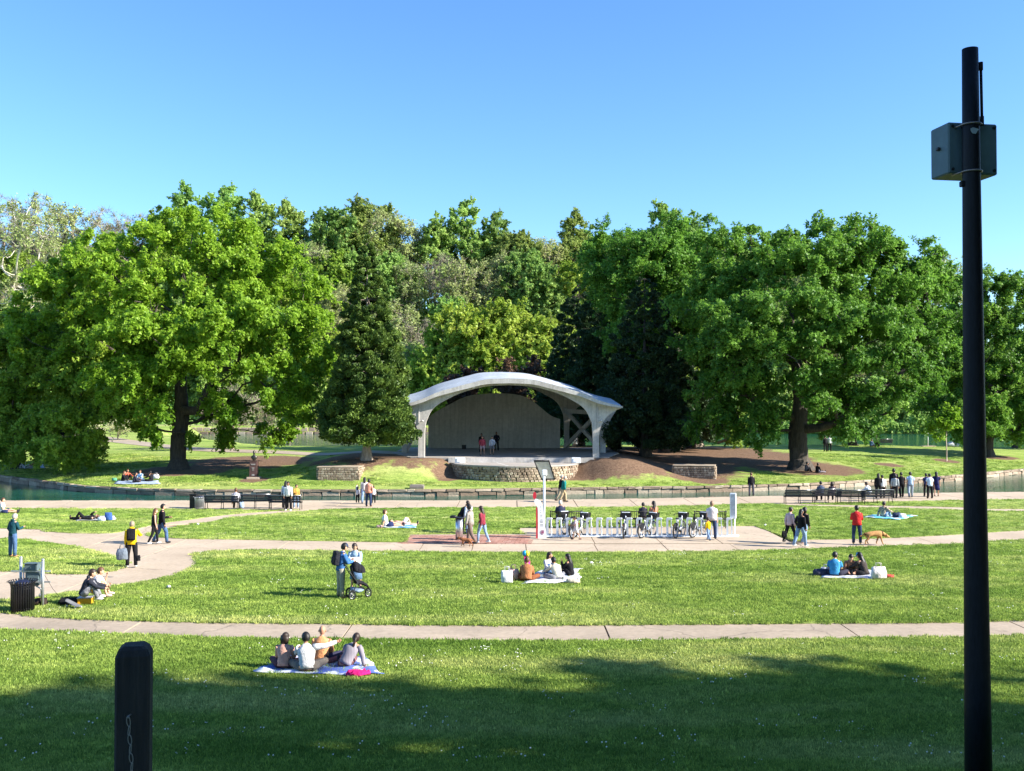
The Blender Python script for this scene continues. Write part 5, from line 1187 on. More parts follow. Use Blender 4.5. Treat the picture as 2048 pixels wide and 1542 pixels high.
t = thing('balloon', P(1052, 1152, 0) + Vector((0,0,.38)), 0, 'blue and yellow balloon with a pink streamer behind the woman in rust brown', 'balloon')
for a, c in ((0, (.02, .30, .55)), (1, (.80, .75, .05))):
    mb = MB(); mb.ball((-.05 + .09 * a, 0, .44), (.085, .10, .11), seg=12, rings=9); mb.build('panel', mat('balloon_film', c, .25, 0, .05), t, True)
mb = MB(); mb.tube([(-.02, 0, .36), (0, 0, .26), (.05, .02, .1), (.1, 0, -.03)], [(.06, .03), (.12, .04), (.15, .05), (.06, .03)], 10); mb.build('streamer', cloth((.70, .03, .25)), t)
# --- right picnic
blanket([P(1640, 1160), P(1770, 1161), P(1760, 1144), P(1652, 1143)], pattern_mat('lilac_print_cloth', (.55, .56, .62), (.28, .30, .42), 4, thr=.56), 'pale lilac picnic blanket of the right-hand group', seed=13)
person(LP(1669, 1154), 1.76, -25, 'cross', ('lap', 'lap'), (.05, .26, .50), (.03, .03, .05), 0, ('short', HB), lean=12, nod=10, turn=-20, sleeves='short', label='man in a bright blue t-shirt seated at the left of the right-hand picnic')
person(LP(1701, 1149), 1.72, 165, 'cross', ('lap', 'lap'), (.32, .16, .10), C_BLACK, 0, ('short', HB), lean=28, nod=25, label='person in a brown and blue top leaning in at the back of the right-hand picnic')
person(LP(1731, 1153), 1.74, 40, 'cross', ('lap', 'knee'), (.055, .045, .04), C_BLACK, 1, ('long', HB), lean=20, nod=8, hat=(.12, .42, .66), label='person in a dark brown shirt and light blue cap at the right-hand picnic')
bag(P(1757, 1158, .04), (.66, .60, .60), 'white carrier bag right of the right-hand picnic', (.55, .25, .42), 8, lumpy=.03)
bag(P(1640, 1152, .03), (.05, .05, .09), 'dark bag at the left end of the right-hand picnic', (.5, .3, .25), 0, handles=False)
bag(P(1652, 1150, .03), (.45, .45, .50), 'light grey bag beside the dark bag at the right-hand picnic', (.4, .3, .28), 0)
bag(P(1780, 1156, .03), (.50, .08, .06), 'red shoe bag on the grass right of the right-hand picnic', (.3, .14, .12), 0, handles=False)
# --- right path
person(LP(1580, 1085), 1.66, -58, 'walk', ('down', 'swing_b'), (.55, .40, .42), C_BLACK, 1, ('bun', HB), pants='slim', shoes=(.05, .05, .05), label='woman in a pale pink jacket and black leggings walking on the middle path')
bag(P(1570, 1086, .75) + Vector((0, .1, .2)), C_BLACK, 'small black shoulder bag of the woman in the pink jacket', (.2, .1, .26), 0, 'shoulder_bag')
person(LP(1601, 1093), 1.70, -55, 'walk', ('down', 'pocket'), C_BLACK, C_LJEAN, 1, ('long', HB), shoes=(.6, .65, .7), label='woman in a black jacket with long dark hair and light jeans')
person(LP(1608, 1088) + Vector((.05, .15, 0)), 1.68, -55, 'walk2', ('down', 'down'), C_BLACK, C_LJEAN, 1, ('bob', HB), shoes=(.6, .4, .35), label='woman in black partly hidden behind the one in the black jacket')
person(LP(1714, 1088), 1.74, -12, 'stand', ('phone', 'phone'), (.58, .03, .03), C_DJ, 1, ('crop', HB), lean=3, nod=6, turn=25, shoes=(.50, .36, .15), belly=.1, label='man in a red polo shirt and dark jeans beside the golden dog')
person(LP(1766, 1035), 1.72, -60, 'knees', ('knee', 'prop'), pattern_mat('floral_cloth', (.50, .40, .28), (.12, .10, .08), 14), C_LJEAN, 2, ('bun', HB), lean=6, label='woman in a patterned blouse sitting on the light blue blanket')
blanket([P(1728, 1037), P(1800, 1042), P(1834, 1034), P(1745, 1032)], pattern_mat('aqua_cloth', (.10, .42, .52), (.55, .62, .62), 2), 'light blue blanket under the woman in the patterned blouse', seed=17, wob=.15)
bag(P(1793, 1036, .04), (.03, .04, .08), 'dark bag beside the woman in the patterned blouse', (.45, .3, .3), 0)
bag(P(1805, 1037, .04), (.62, .62, .64), 'white bag on the right end of the light blue blanket', (.4, .3, .26), 0, handles=False)
# --- bike station people
person(LP(1152, 1080), 1.12, 100, 'walk', ('down', 'hold'), (.62, .50, .50), (.62, .60, .60), 1, ('short', HB), pants='short', sleeves='short', shoes=(.1, .05, .05), label='little girl in pink and white walking past the docked bicycles')
person(LP(1424, 1078), 1.78, -15, 'stand', ('down', 'down'), (.62, .57, .58), C_DJ, 0, ('crop', (.25, .16, .10)), sleeves='short', belly=.18, lean=2, label='large man in a white t-shirt standing by the bike docks')
person(LP(1417, 1081), 1.08, 30, 'walk', ('down', 'down'), (.75, .45, .01), C_LJEAN, 1, ('short', HD), label='small child in a yellow shirt and jeans beside the man in white')
person(P(1122, 1052, Z0) + Vector((0, .25, 0)), 1.76, 4, 'bench', ('lap', 'lap'), (.03, .035, .07), C_DJ, 1, ('crop', (.5, .48, .45)), seat=.38, lean=14, label='grey-haired person in navy sitting on the bench behind the kiosk')
person(P(1288, 1052, Z0) + Vector((0, .25, 0)), 1.55, 0, 'bench', ('lap', 'lap'), (.03, .03, .045), C_BLACK, 1, ('short', HB), seat=.38, label='dark-haired child on the bench behind the middle of the bike docks')
person(P(1310, 1052, Z0) + Vector((0, .25, 0)), 1.70, 20, 'bench', ('lap', 'lap'), (.45, .20, .12), C_JEAN, 1, ('long', HB), seat=.38, turn=30, label='long-haired woman in orange on the bench behind the bike docks')
# --- right benches and walkers
person(P(1651, 1004, Z0) + Vector((0, .9, 0)), 1.70, 0, 'bench', ('lap', 'lap'), (.06, .08, .13), C_BLACK, 1, ('short', HB), seat=.38, label='person with black hair on the right bench row, left one of two side by side')
person(P(1674, 1004, Z0) + Vector((0, .9, 0)), 1.62, 0, 'bench', ('lap', 'lap'), (.05, .04, .05), C_BLACK, 1, ('bob', HD), seat=.38, label='brown-haired person seated to the right of the black-haired one on the benches')
person(P(1747, 1003, Z0) + Vector((0, .6, 0)), 1.70, 40, 'bench', ('knee', 'lap'), (.55, .60, .68), (.3, .3, .28), 1, ('short', HD), seat=.38, lean=24, label='person in a pale shirt hunched forward at the right end of the benches')
for u, v, H, fc, lg_, tp_, bt, sk, hr_, slv, drs, lb in [
    (1757, 997, 1.70, -20, 'stand', C_BLACK, C_BLACK, 2, ('long', HB), 'long', None, 'long-haired woman in black at the left of the group on the right promenade'),
    (1765, 997, 1.62, -15, 'walk', (.70, .68, .66), C_BLACK, 1, ('crop', HB), 'long', None, 'person in a white shirt and black trousers beside the woman in black'),
    (1790, 997, 1.68, -30, 'walk2', (.35, .38, .40), C_BLACK, 1, ('bob', HB), 'long', None, 'person in a grey top and black trousers walking in the promenade group'),
    (1788, 994, 1.95, -15, 'stand', C_BLACK, C_BLACK, 2, ('short', HB), 'long', None, 'very tall person in black with a top knot in the promenade group'),
    (1803, 995, 1.76, -10, 'walk', C_BLACK, C_BLACK, 2, ('crop', HB), 'short', None, 'man in black t-shirt and trousers in the middle of the promenade group'),
    (1821, 995, 1.78, -14, 'walk', (.38, .52, .72), (.28, .34, .42), 1, ('short', HB), 'short', None, 'man in a light blue shirt and grey jeans on the right promenade'),
    (1860, 997, 1.68, 0, 'stand', (.52, .62, .78), C_BLACK, 1, ('short', HB), 'short', None, 'person in a pale blue shirt and black trousers beside the navy dress'),
    (1853, 993, 1.60, 0, 'stand', (.02, .03, .12), C_BLACK, 2, ('short', HB), 'short', None, 'child in navy half hidden behind the person in the pale blue shirt'),
    (1873, 993, 1.74, -20, 'walk', (.012, .015, .08), None, 1, ('long', HB), 'short', (.012, .015, .08), 'woman with long hair in a navy dress on the right promenade'),
    (1503, 992, 1.62, 0, 'stand', C_BLACK, (.08, .08, .10), 0, ('short', HR), 'long', None, 'boy in dark clothes standing at the edge of the channel'),
    ]:
    person(LP(u, v), H, fc, lg_, ('down', 'swing_b') if 'walk' in lg_ else ('down', 'down'), tp_, bt, sk, hr_, sleeves=slv, dress=drs, label=lb)
# --- stage
def SP(u, v): return P(u, v, ZS)
person(SP(965, 911), 1.72, 180, 'stand', ('pocket', 'down'), (.34, .05, .07), (.40, .30, .32), 1, ('short', HB), pants='short', label='person in a red jacket and patterned shorts at the front of the stage')
person(SP(984, 910), 1.66, 175, 'stand', ('down', 'pocket'), (.55, .55, .58), (.20, .20, .22), 1, ('short', HB), pants='short', label='person in a white shirt under a dark jacket at the front of the stage')
person(SP(963, 904), 1.78, 180, 'stand', ('down', 'down'), C_BLACK, C_BLACK, 2, ('short', HB), label='dark figure directly behind the person in the red jacket on stage')
person(SP(993, 901), 1.82, 178, 'stand', ('hold', 'pocket'), (.012, .015, .03), C_BLACK, 2, ('short', HB), label='person all in dark clothes standing further back on the stage')
# --- island people
for u, v, fc, lg_, tp_, bt, hr_, lb in [
    (245, 964, -70, 'knees', C_BLACK, C_BLACK, ('long', HR), 'red-haired woman in black seated at the left of the island picnic'),
    (253, 960, -120, 'knees', (.45, .10, .06), C_BLACK, ('long', HR), 'person in a red-orange top seated behind the red-haired woman on the island'),
    (268, 967, -60, 'cross', (.04, .04, .06), C_BLACK, ('crop', HB), 'person in a dark grey shirt in the middle of the island picnic'),
    (282, 962, 170, 'cross', (.30, .45, .62), C_JEAN, ('short', HR), 'person in a light blue shirt facing the viewer at the island picnic'),
    (303, 964, 70, 'cross', C_BLACK, C_BLACK, ('bun', HB), 'person in black at the right of the island picnic'),
    (50, 937, 80, 'lie', (.55, .60, .62), (.5, .5, .55), ('long', HB), 'person in white lying in the shade under the left-edge tree'),
    (72, 937, 100, 'legs', (.40, .15, .12), (.4, .4, .45), ('short', HR), 'person in a reddish top seated under the left-edge tree'),
    (1612, 944, -70, 'knees', (.15, .12, .12), C_BLACK, ('short', HB), 'person seated against the trunk of the big right oak'),
    (1634, 946, -60, 'legs', C_BLACK, (.18, .16, .18), ('short', HB), 'person in black stretched out at the foot of the big right oak'),
    (1742, 893, -60, 'legs', (.15, .25, .42), C_BLACK, ('short', HB), 'person in blue seated on the grass beside the far lakeside bench'),
    (1757, 894, 10, 'lean', C_BLACK, C_BLACK, ('bun', HB), 'person in black sitting just in front of the far lakeside bench')]:
    g = G(u, v); person(g + Vector((0, 0, .0)), 1.70, fc, 'knees' if lg_ == 'lean' else lg_, ('lap', 'knee'), tp_, bt, 1, hr_, lean=10, lie=lg_ == 'lie', label=lb)
for u, v, H, tp_, fc, lb in ((1651, 903, 1.74, C_BLACK, 20, 'person in black standing on the far side of the island, left one of a couple'), (1659, 903, 1.76, (.55, .58, .62), -10, 'person in a white shirt standing in the couple on the far side of the island'), (1281, 905, 1.7, (.20, .13, .13), 0, 'person in a brown top standing behind the dark evergreen trunk')):
    person(G(u, v), H, fc, 'stand', ('down', 'down'), tp_, C_BLACK, 1, ('short', HB), label=lb)
for (c4, m_, lb) in (((235, 972), cloth((.35, .42, .55)), 'pale blue and pink blanket under the island picnic'), ((45, 940), cloth((.40, .45, .5)), 'pale blanket in the shade of the left-edge tree')):
    w_ = 80 if c4[0] > 100 else 40
    a, b, c, d = G(c4[0] - 8, c4[1] - 2), G(c4[0] + w_ + 5, c4[1] - 2), G(c4[0] + w_, c4[1] - 9), G(c4[0], c4[1] - 9)
    o = blanket([a, b, c, d], m_, lb, seed=19, wob=.1); o.location.z = ground_z(o.location.x, o.location.y)
bag(G(312, 958), (.62, .62, .64), 'white bag at the right end of the island picnic', (.5, .3, .35), 0)
bag(G(229, 962), (.10, .30, .18), 'green bag left of the island picnic', (.4, .3, .25), 0, handles=False)
# ---------------------------------------------------------------- street furniture and objects
def bench(loc, L, rz, label, group=None, vertical=False):
    t = thing('park_bench', loc, R(rz), label, 'bench', group)
    mb = MB(); mb.box((0, 0, 0), (L, .075, .03), None, .006); sl = mb.mesh('slat'); sl.materials.append(BLACKM)
    for k in range(5): o = link_mesh('slat', sl, None, t); o.location = (0, -.18 + k * .1, .44 + .01 * (k in (0, 4)))
    if vertical:
        mb = MB(); mb.box((0, 0, 0), (.03, .015, .36)); vb = mb.mesh('slat'); vb.materials.append(BLACKM)
        n = int(L / .085)
        for k in range(n): o = link_mesh('slat', vb, None, t); o.location = (-L / 2 + .04 + k * (L - .08) / (n - 1), -.27, .66); o.rotation_euler = (R(12), 0, 0)
        mb = MB()
        for z, y in ((.49, -.235), (.85, -.31)): mb.tube([(-L / 2, y, z), (L / 2, y, z)], .022, 6)
        mb.build('back_rail', BLACKM, t)
    else:
        for k in range(4): o = link_mesh('slat', sl, None, t); o.location = (0, -.235 - k * .026, .53 + k * .097); o.rotation_euler = (R(75), 0, 0)
        mb = MB(); mb.tube([(-L / 2, -.335, .88), (L / 2, -.335, .88)], .024, 6); mb.build('top_rail', mat('sunlit_rail_tone', (.25, .25, .26), .25, .7), t)  # sunlight along the top rail is put into its paler colour
    for sx in (-1, 0, 1):
        for y0, y1 in ((.22, .24), (-.2, -.27)):
            mb = MB(); mb.tube([(sx * (L / 2 - .06), y0, .44), (sx * (L / 2 - .06), y1, 0)], .022, 6); mb.build('leg', BLACKM, t)
        mb = MB(); mb.tube([(sx * (L / 2 - .06), .24, .42), (sx * (L / 2 - .06), -.2, .42), (sx * (L / 2 - .06), -.34, .9)], .02, 6)
        if sx: mb.tube([(sx * (L / 2 - .06), .22, .43), (sx * (L / 2 - .06), .22, .64), (sx * (L / 2 - .06), -.27, .66)], .02, 6)
        mb.build('side_frame', BLACKM, t)
    return t
def BP(u, v, dy=.27): p = P(u, v, .003); return p + Vector((0, dy, 0))
for u, v, L, rz, lb in ((442, 1020.5, 2.0, 1, 'left one of the three black benches beside the far litter bin'), (508, 1018, 1.95, 4, 'middle black bench of the left promenade row'), (569, 1020.5, 1.95, -2, 'right one of the three black benches, by the person in the white jacket')): bench(BP(u, v), L, rz, lb, 'benches on the left part of the promenade')
for u, v, L, rz, lb in ((1601, 1008, 1.9, -2, 'leftmost bench of the right promenade row, with no one on it'), (1656, 1006, 1.75, 6, 'second bench of the right promenade row, behind the seated pair'), (1703, 1008.5, 1.75, -4, 'third bench of the right promenade row'), (1754, 1007.5, 2.1, 5, 'rightmost bench of the right promenade row, with the hunched person')): bench(BP(u, v), L, rz, lb, 'benches on the right part of the promenade')
for u, v, rz, lb in ((1132, 1056, 2, 'black slatted bench behind the payment kiosk'), (1273, 1056, -1, 'black slatted bench behind the middle of the bike docks'), (1421, 1056, -3, 'black slatted bench behind the man in the white t-shirt')): p = P(u, v, GT); bench(p + Vector((0, .25, -.01)), 1.65, rz, lb, 'benches on the grass behind the bike docks', True)
g = G(1766, 893); bench(g, 2.1, 4, 'dark bench at the lake edge on the far side of the island')
# litter bins
def litter_bin(loc, label, r=.31, h=.92, m=None, slats=30):
    m = m or BLACKM; t = thing('litter_bin', loc, 0, label, 'litter bin')
    mb = MB(); n = 28
    mb.tube([(0, 0, 0), (0, 0, .02), (0, 0, .06), (0, 0, .07)], [r * .8, r * 1.0, r * 1.02, r * .9], n); mb.build('base_ring', m, t)
    mb = MB(); mb.tube([(r + .012, 0, 0), (r + .012, 0, h * .78), (r + .03, 0, h * .9), (r + .10, 0, h), (r + .13, 0, h - .02)], [(.006, .024)] * 5, 6, side=(1, 0, 0)); sl = mb.mesh('slat'); sl.materials.append(m)
    for k in range(slats): o = link_mesh('slat', sl, None, t); o.rotation_euler = (0, 0, 2 * math.pi * k / slats)
    for z, rr in ((.1, 1.0), (h * .76, 1.0), (h * .93, 1.13)):
        mb = MB(); mb.tube([(r * rr * math.cos(2 * math.pi * k / n), r * rr * math.sin(2 * math.pi * k / n), z) for k in range(n)], .012, 5, closed=True); mb.build('hoop', m, t)
    mb = MB(); mb.tube([(0, 0, .08), (0, 0, h * .8), (0, 0, h * .86)], [r * .9, r * .93, r * .8], 20)
    mb.build('liner', mat('liner_black', (.01, .01, .012), .35), t)
    mb = MB(); mb.ball((0, 0, h * .88), (r * .8, r * .8, .13), seg=14, rings=8)
    for v_ in mb.bm.verts: v_.co += Vector((rnd.uniform(-1, 1), rnd.uniform(-1, 1), rnd.uniform(-1, 1))) * .02
    mb.build('rubbish_bag', mat('bag_plastic', (.015, .018, .04), .25), t); return t
litter_bin(P(45, 1222, GT), 'black slatted litter bin with a flared rim beside the equipment frame')
litter_bin(P(399, 1017, 0), 'small steel-ribbed litter bin at the left end of the benches', .26, .72, STEEL, 24)
mb = MB(); mb.box((0, 0, .4), (.42, .45, .8), None, .03); mb.box((0, 0, .82), (.46, .49, .05), None, .02); o = mb.build('waste_box', BLACKM); o.location = P(388, 1016, 0); tag(o, 'black box-shaped waste bin left of the steel-ribbed one', 'litter bin')
# equipment frame
f0, f1 = P(41, 1207, GT), P(85, 1213, GT); t = thing('equipment_frame', f0, 0, 'grey steel frame carrying a green-grey electrical cabinet behind the litter bin', 'electrical cabinet'); d = f1 - f0
for q in (Vector((0, 0, 0)), d): mb = MB(); mb.tube([q, q + Vector((0, 0, 1.42))], .045, 10); mb.ball(q + Vector((0, 0, 1.42)), .05, seg=8, rings=5); mb.build('post', STEEL, t)
for z in (1.05, .72): mb = MB(); mb.box((d.x / 2, d.y / 2 - .06, z), (d.length + .2, .04, .045)); mb.build('crossbar', STEEL, t)
cab = mat('cabinet_paint', (.10, .14, .15), .5); cx_ = d / 2 + Vector((.02, .03, 0))
mb = MB(); mb.box(cx_ + Vector((0, .02, .82)), (.42, .16, .42), None, .012); mb.box(cx_ + Vector((0, -.02, 1.17)), (.40, .24, .20), None, .012); mb.box(cx_ + Vector((0, -.02, 1.285)), (.44, .28, .02)); o = mb.build('cabinet', cab, t)
mb = MB(); mb.box(cx_ + Vector((0, -.145, 1.17)), (.03, .01, .05)); mb.build('latch', STEEL, o)
for dx in (-.28, .26): mb = MB(); mb.tube([cx_ + Vector((dx, 0, 1.15)), cx_ + Vector((dx, 0, .66)), cx_ + Vector((dx * .5, 0, .58)), cx_ + Vector((.1, 0, .6))], .02, 7); mb.build('conduit', STEEL, t)
mb = MB(); mb.tube([cx_ + Vector((.1, 0, .58)), cx_ + Vector((.26, -.02, .5)), cx_ + Vector((.28, -.02, .32))], .022, 7); mb.box(cx_ + Vector((.28, -.04, .3)), (.13, .1, .09), None, .02); mb.build('junction_box', STEEL, t)
mb = MB(); mb.tube([d + Vector((0, 0, 1.05)), d + Vector((.22, .2, .5)), d + Vector((.48, .45, .01))], .006, 4); mb.build('guy_wire', BLACKM, t)
bag(P(80, 1211, GT), (.05, .035, .03), 'heap of dark gear with orange straps at the foot of the equipment frame', (.42, .3, .2), 0, 'gear_bag', 'bag', False, .05)
# things around the sitting pair
t = thing('crate', P(171, 1208, GT), R(10), 'orange plastic crate used as a seat by the two young men', 'crate'); mb = MB(); mb.box((0, 0, .11), (.42, .36, .2), None, .02); mb.build('box', mat('orange_plastic', (.75, .33, .02), .4), t); mb = MB(); mb.box((0, 0, .215), (.44, .38, .02), None, .005); mb.build('rim', mat('white_plastic', (.5, .5, .52), .4), t)
t = thing('skateboard', P(148, 1217, GT), R(-38), 'grey skateboard leaning on the grass behind the man in the black hoodie', 'skateboard')
mb = MB(); mb.tube([(-.42, 0, .24), (-.36, 0, .19), (.3, 0, .10), (.40, 0, .12)], [(.04, .008), (.1, .012), (.1, .012), (.05, .008)], 10, side=(0, 1, 0)); mb.build('deck', mat('deck', (.18, .18, .18), .6), t)
for x in (-.26, .24):
    for y in (-.09, .09): mb = MB(); mb.tube([(x, y - .02, .06), (x, y + .02, .06)], .035, 10); mb.build('wheel', mat('urethane', (.5, .5, .48), .5), t)
bag(P(138, 1210, GT), C_BLACK, 'black backpack lying on the grass behind the man in the black hoodie', (.62, .34, .22), 15, 'backpack', 'backpack', False, .04)
# stroller
t = thing('stroller', LP(716, 1197), R(-70), 'black three-wheeled stroller with a folding canopy', 'stroller')
def wheel_mesh(r, w, spk=14):
    mb = MB(); n = 26; mb.tube([(0, r * math.cos(2 * math.pi * k / n), r * math.sin(2 * math.pi * k / n)) for k in range(n)], w, 7, closed=True); ty = mb.mesh('tyre'); ty.materials.append(mat('rubber', (.012, .012, .012), .7))
    mb = MB(); mb.tube([(0, (r - w * 1.2) * math.cos(2 * math.pi * k / n), (r - w * 1.2) * math.sin(2 * math.pi * k / n)) for k in range(n)], w * .5, 5, closed=True)
    for k in range(spk): a = 2 * math.pi * k / spk; mb.tube([(0.01 * (-1) ** k, 0, 0), (0, (r - w) * math.cos(a), (r - w) * math.sin(a))], .0035 if spk > 10 else .012, 3)
    mb.tube([(-.04, 0, 0), (.04, 0, 0)], .022, 8); rm = mb.mesh('rim'); rm.materials.append(mat('alloy', (.45, .46, .48), .3, .8)); return ty, rm
def add_wheel(t, loc, ms): w = bpy.data.objects.new('wheel', ms[0]); COL.objects.link(w); w.parent = t; w.location = loc; o = link_mesh('rim', ms[1], None, w); return w
sw = wheel_mesh(.125, .026, 6)
for x, y in ((-.27, -.30), (.27, -.30), (0, .42)): add_wheel(t, (x, y, .15), sw)
t.scale = (1, .78, 1.08)
FR = mat('stroller_frame', (.03, .03, .035), .4, .3); FB = cloth((.014, .014, .018))
for sx in (-1, 1): mb = MB(); mb.tube([(sx * .25, -.55, 1.02), (sx * .25, -.3, .72), (sx * .22, .05, .38), (sx * .05, .42, .2)], .016, 7); mb.tube([(sx * .24, -.08, .52), (sx * .27, -.30, .18)], .016, 7); mb.build('frame', FR, t)
mb = MB(); mb.tube([(-.25, -.55, 1.02), (-.2, -.6, 1.05), (.2, -.6, 1.05), (.25, -.55, 1.02)], .02, 7); mb.build('handlebar', FR, t)
mb = MB(); mb.tube([(0, -.30, .95), (0, -.22, .70), (0, -.12, .50), (0, .15, .46), (0, .36, .38), (0, .42, .30)], [(.20, .03), (.22, .05), (.22, .06), (.22, .06), (.2, .04), (.18, .02)], 12, side=(1, 0, 0)); mb.build('seat', FB, t)
for k in range(3):
    mb = MB(); mb.ball((0, -.12 + .11 * k, .84 - .03 * k), (.25 + .004 * k, .20, .26 - .02 * k), seg=16, rings=10, keep=lambda q: q.z > -.02); mb.build('canopy_panel', FB, t)
mb = MB(); mb.tube([(0, -.28, .30), (0, 0, .24), (0, .2, .28)], [(.18, .06), (.2, .08), (.16, .05)], 10, side=(1, 0, 0)); mb.build('basket', cloth((.25, .34, .45)), t)
# dogs
def dog(loc, rz, s, m, label, head_m=None, low=0.0):
    t = thing('dog', loc, rz, label, 'dog'); bm = bmesh.new(); sl = bm.verts.layers.skin.verify()
    def V(p, r, root=False): v = bm.verts.new(Vector(p) * s); v[sl].radius = (r * s, r * s); v[sl].use_root = root; return v
    def ch(a, *vs):
        for b in vs: bm.edges.new((a, b)); a = b
    rump = V((0, -.30, .50), .115, True); mid = V((0, -.08, .49), .12); chest = V((0, .18, .48), .145); wither = V((0, .30, .53), .11)
    nk = V((0, .42, .58 - low), .085); hd = V((0, .53, .60 - low * 1.6), .085); mz = V((0, .64, .55 - low * 1.7), .05); ns = V((0, .71, .53 - low * 1.7), .038)
    ch(rump, mid, chest, wither, nk, hd, mz, ns)
    for sx, ph in ((1, .07), (-1, -.06)):
        ch(chest, V((sx * .08, .24, .38), .06), V((sx * .08, .22 + ph, .20), .034), V((sx * .08, .22 + ph * 1.7, .05), .028), V((sx * .08, .27 + ph * 1.7, .03), .032))
        ch(rump, V((sx * .08, -.32, .38), .085), V((sx * .08, -.25 - ph, .26), .05), V((sx * .08, -.38 - ph, .17), .03), V((sx * .08, -.35 - ph * 1.3, .05), .026), V((sx * .08, -.30 - ph * 1.3, .03), .03))
    ch(rump, V((0, -.42, .50), .045), V((0, -.56, .40), .032), V((0, -.68, .36), .018))
    me = bpy.data.meshes.new('body'); bm.to_mesh(me); bm.free(); ob = bpy.data.objects.new('body', me); COL.objects.link(ob); ob.parent = t
    ob.modifiers.new('skin', 'SKIN').use_smooth_shade = True; sd = ob.modifiers.new('sub', 'SUBSURF'); sd.levels = 1; sd.render_levels = 2
    mb = MB()
    for sx in (1, -1): mb.tube([Vector((sx * .05, .52, .67 - low * 1.6)) * s, Vector((sx * .085, .51, .63 - low * 1.6)) * s, Vector((sx * .09, .53, .54 - low * 1.6)) * s], [(.02 * s, .012 * s), (.035 * s, .012 * s), (.012 * s, .006 * s)], 7)
    SKINJOBS.append((ob, mb, m))
    if head_m: mb = MB(); mb.ball(Vector((0, .60, .57 - low * 1.6)) * s, (.06 * s, .12 * s, .065 * s), seg=10, rings=7); mb.build('muzzle_patch', head_m, t)
    mb = MB(); n = 16; c = Vector((0, .36, .56 - low * .6)) * s; mb.tube([c + Vector((.105 * math.cos(6.283 * k / n), -.03 * math.sin(6.283 * k / n), .115 * math.sin(6.283 * k / n))) * s for k in range(n)], .012 * s, 5, closed=True); mb.build('collar', cloth((.05, .03, .03)), t); return t
FURG = mat('golden_fur', (.42, .22, .08), .8, 0, .25, 18, .5); FURB = mat('brown_fur', (.26, .10, .04), .8, 0, .35, 14, .5)
dog(LP(1749, 1089), R(-86), 1.0, FURG, 'golden labrador with a lowered head walking beside the man in red', low=.13)
dog(LP(932, 1093), R(80), .62, FURB, 'small brown dog with a dark face walking before the man in beige', mat('black_fur', (.03, .02, .02), .8))
for a, b, lb in ((P(1722, 1060, .9) , P(1758, 1080, .62), 'dark leash between the man in red and the golden labrador'), (P(938, 1068, .72), P(925, 1090, .36), 'thin leash between the man in the beige hoodie and the brown dog')):
    mid = (a + b) / 2 - Vector((0, 0, .12)); mb = MB(); mb.tube([a, mid, b], .008, 5); o = mb.build('leash', cloth(C_BLACK)); tag(o, lb, 'leash')
# bike station
base = P(1272, 1073, 0); Lr = P(1474, 1073, 0).x - P(1078, 1073, 0).x; rk = thing('bike_rack', (base.x + .05, base.y + .1, .002), 0, 'long row of white bike-share docks on a steel base plate', 'bike rack')
mb = MB(); mb.box((0, -.05, .02), (Lr, .62, .035), None, .01); mb.build('base_plate', WHITEP, rk)
mb = MB(); mb.prism([(-.05, 0), (.045, 0), (.035, .66), (.055, .745), (.22, .76), (.225, .80), (.19, .83), (-.03, .83), (-.06, .78)], 'y', -.07, .12)
mb.prism([(.17, 0), (.22, 0), (.21, .34), (.245, .40), (.20, .48), (.195, .75), (.15, .75), (.16, .45)], 'y', -.05, .05); dm = mb.mesh('dock'); dm.materials.append(WHITEP)
nd = 19
for k in range(nd):
    o = link_mesh('dock', dm, None, rk); o.location = (P(1095 + k * (1456 - 1095) / (nd - 1), 1073, 0).x - base.x - .05, 0, .035); o.rotation_euler = (0, 0, R(-12))
    if k % 3 == 1: mb = MB(); mb.box((.06, -.075, .60), (.05, .01, .07)); mb.build('dock_lock', BLACKM, o)
bw_ = wheel_mesh(.33, .031, 18); GREYF = mat('bike_silver', (.50, .52, .54), .3, .5)
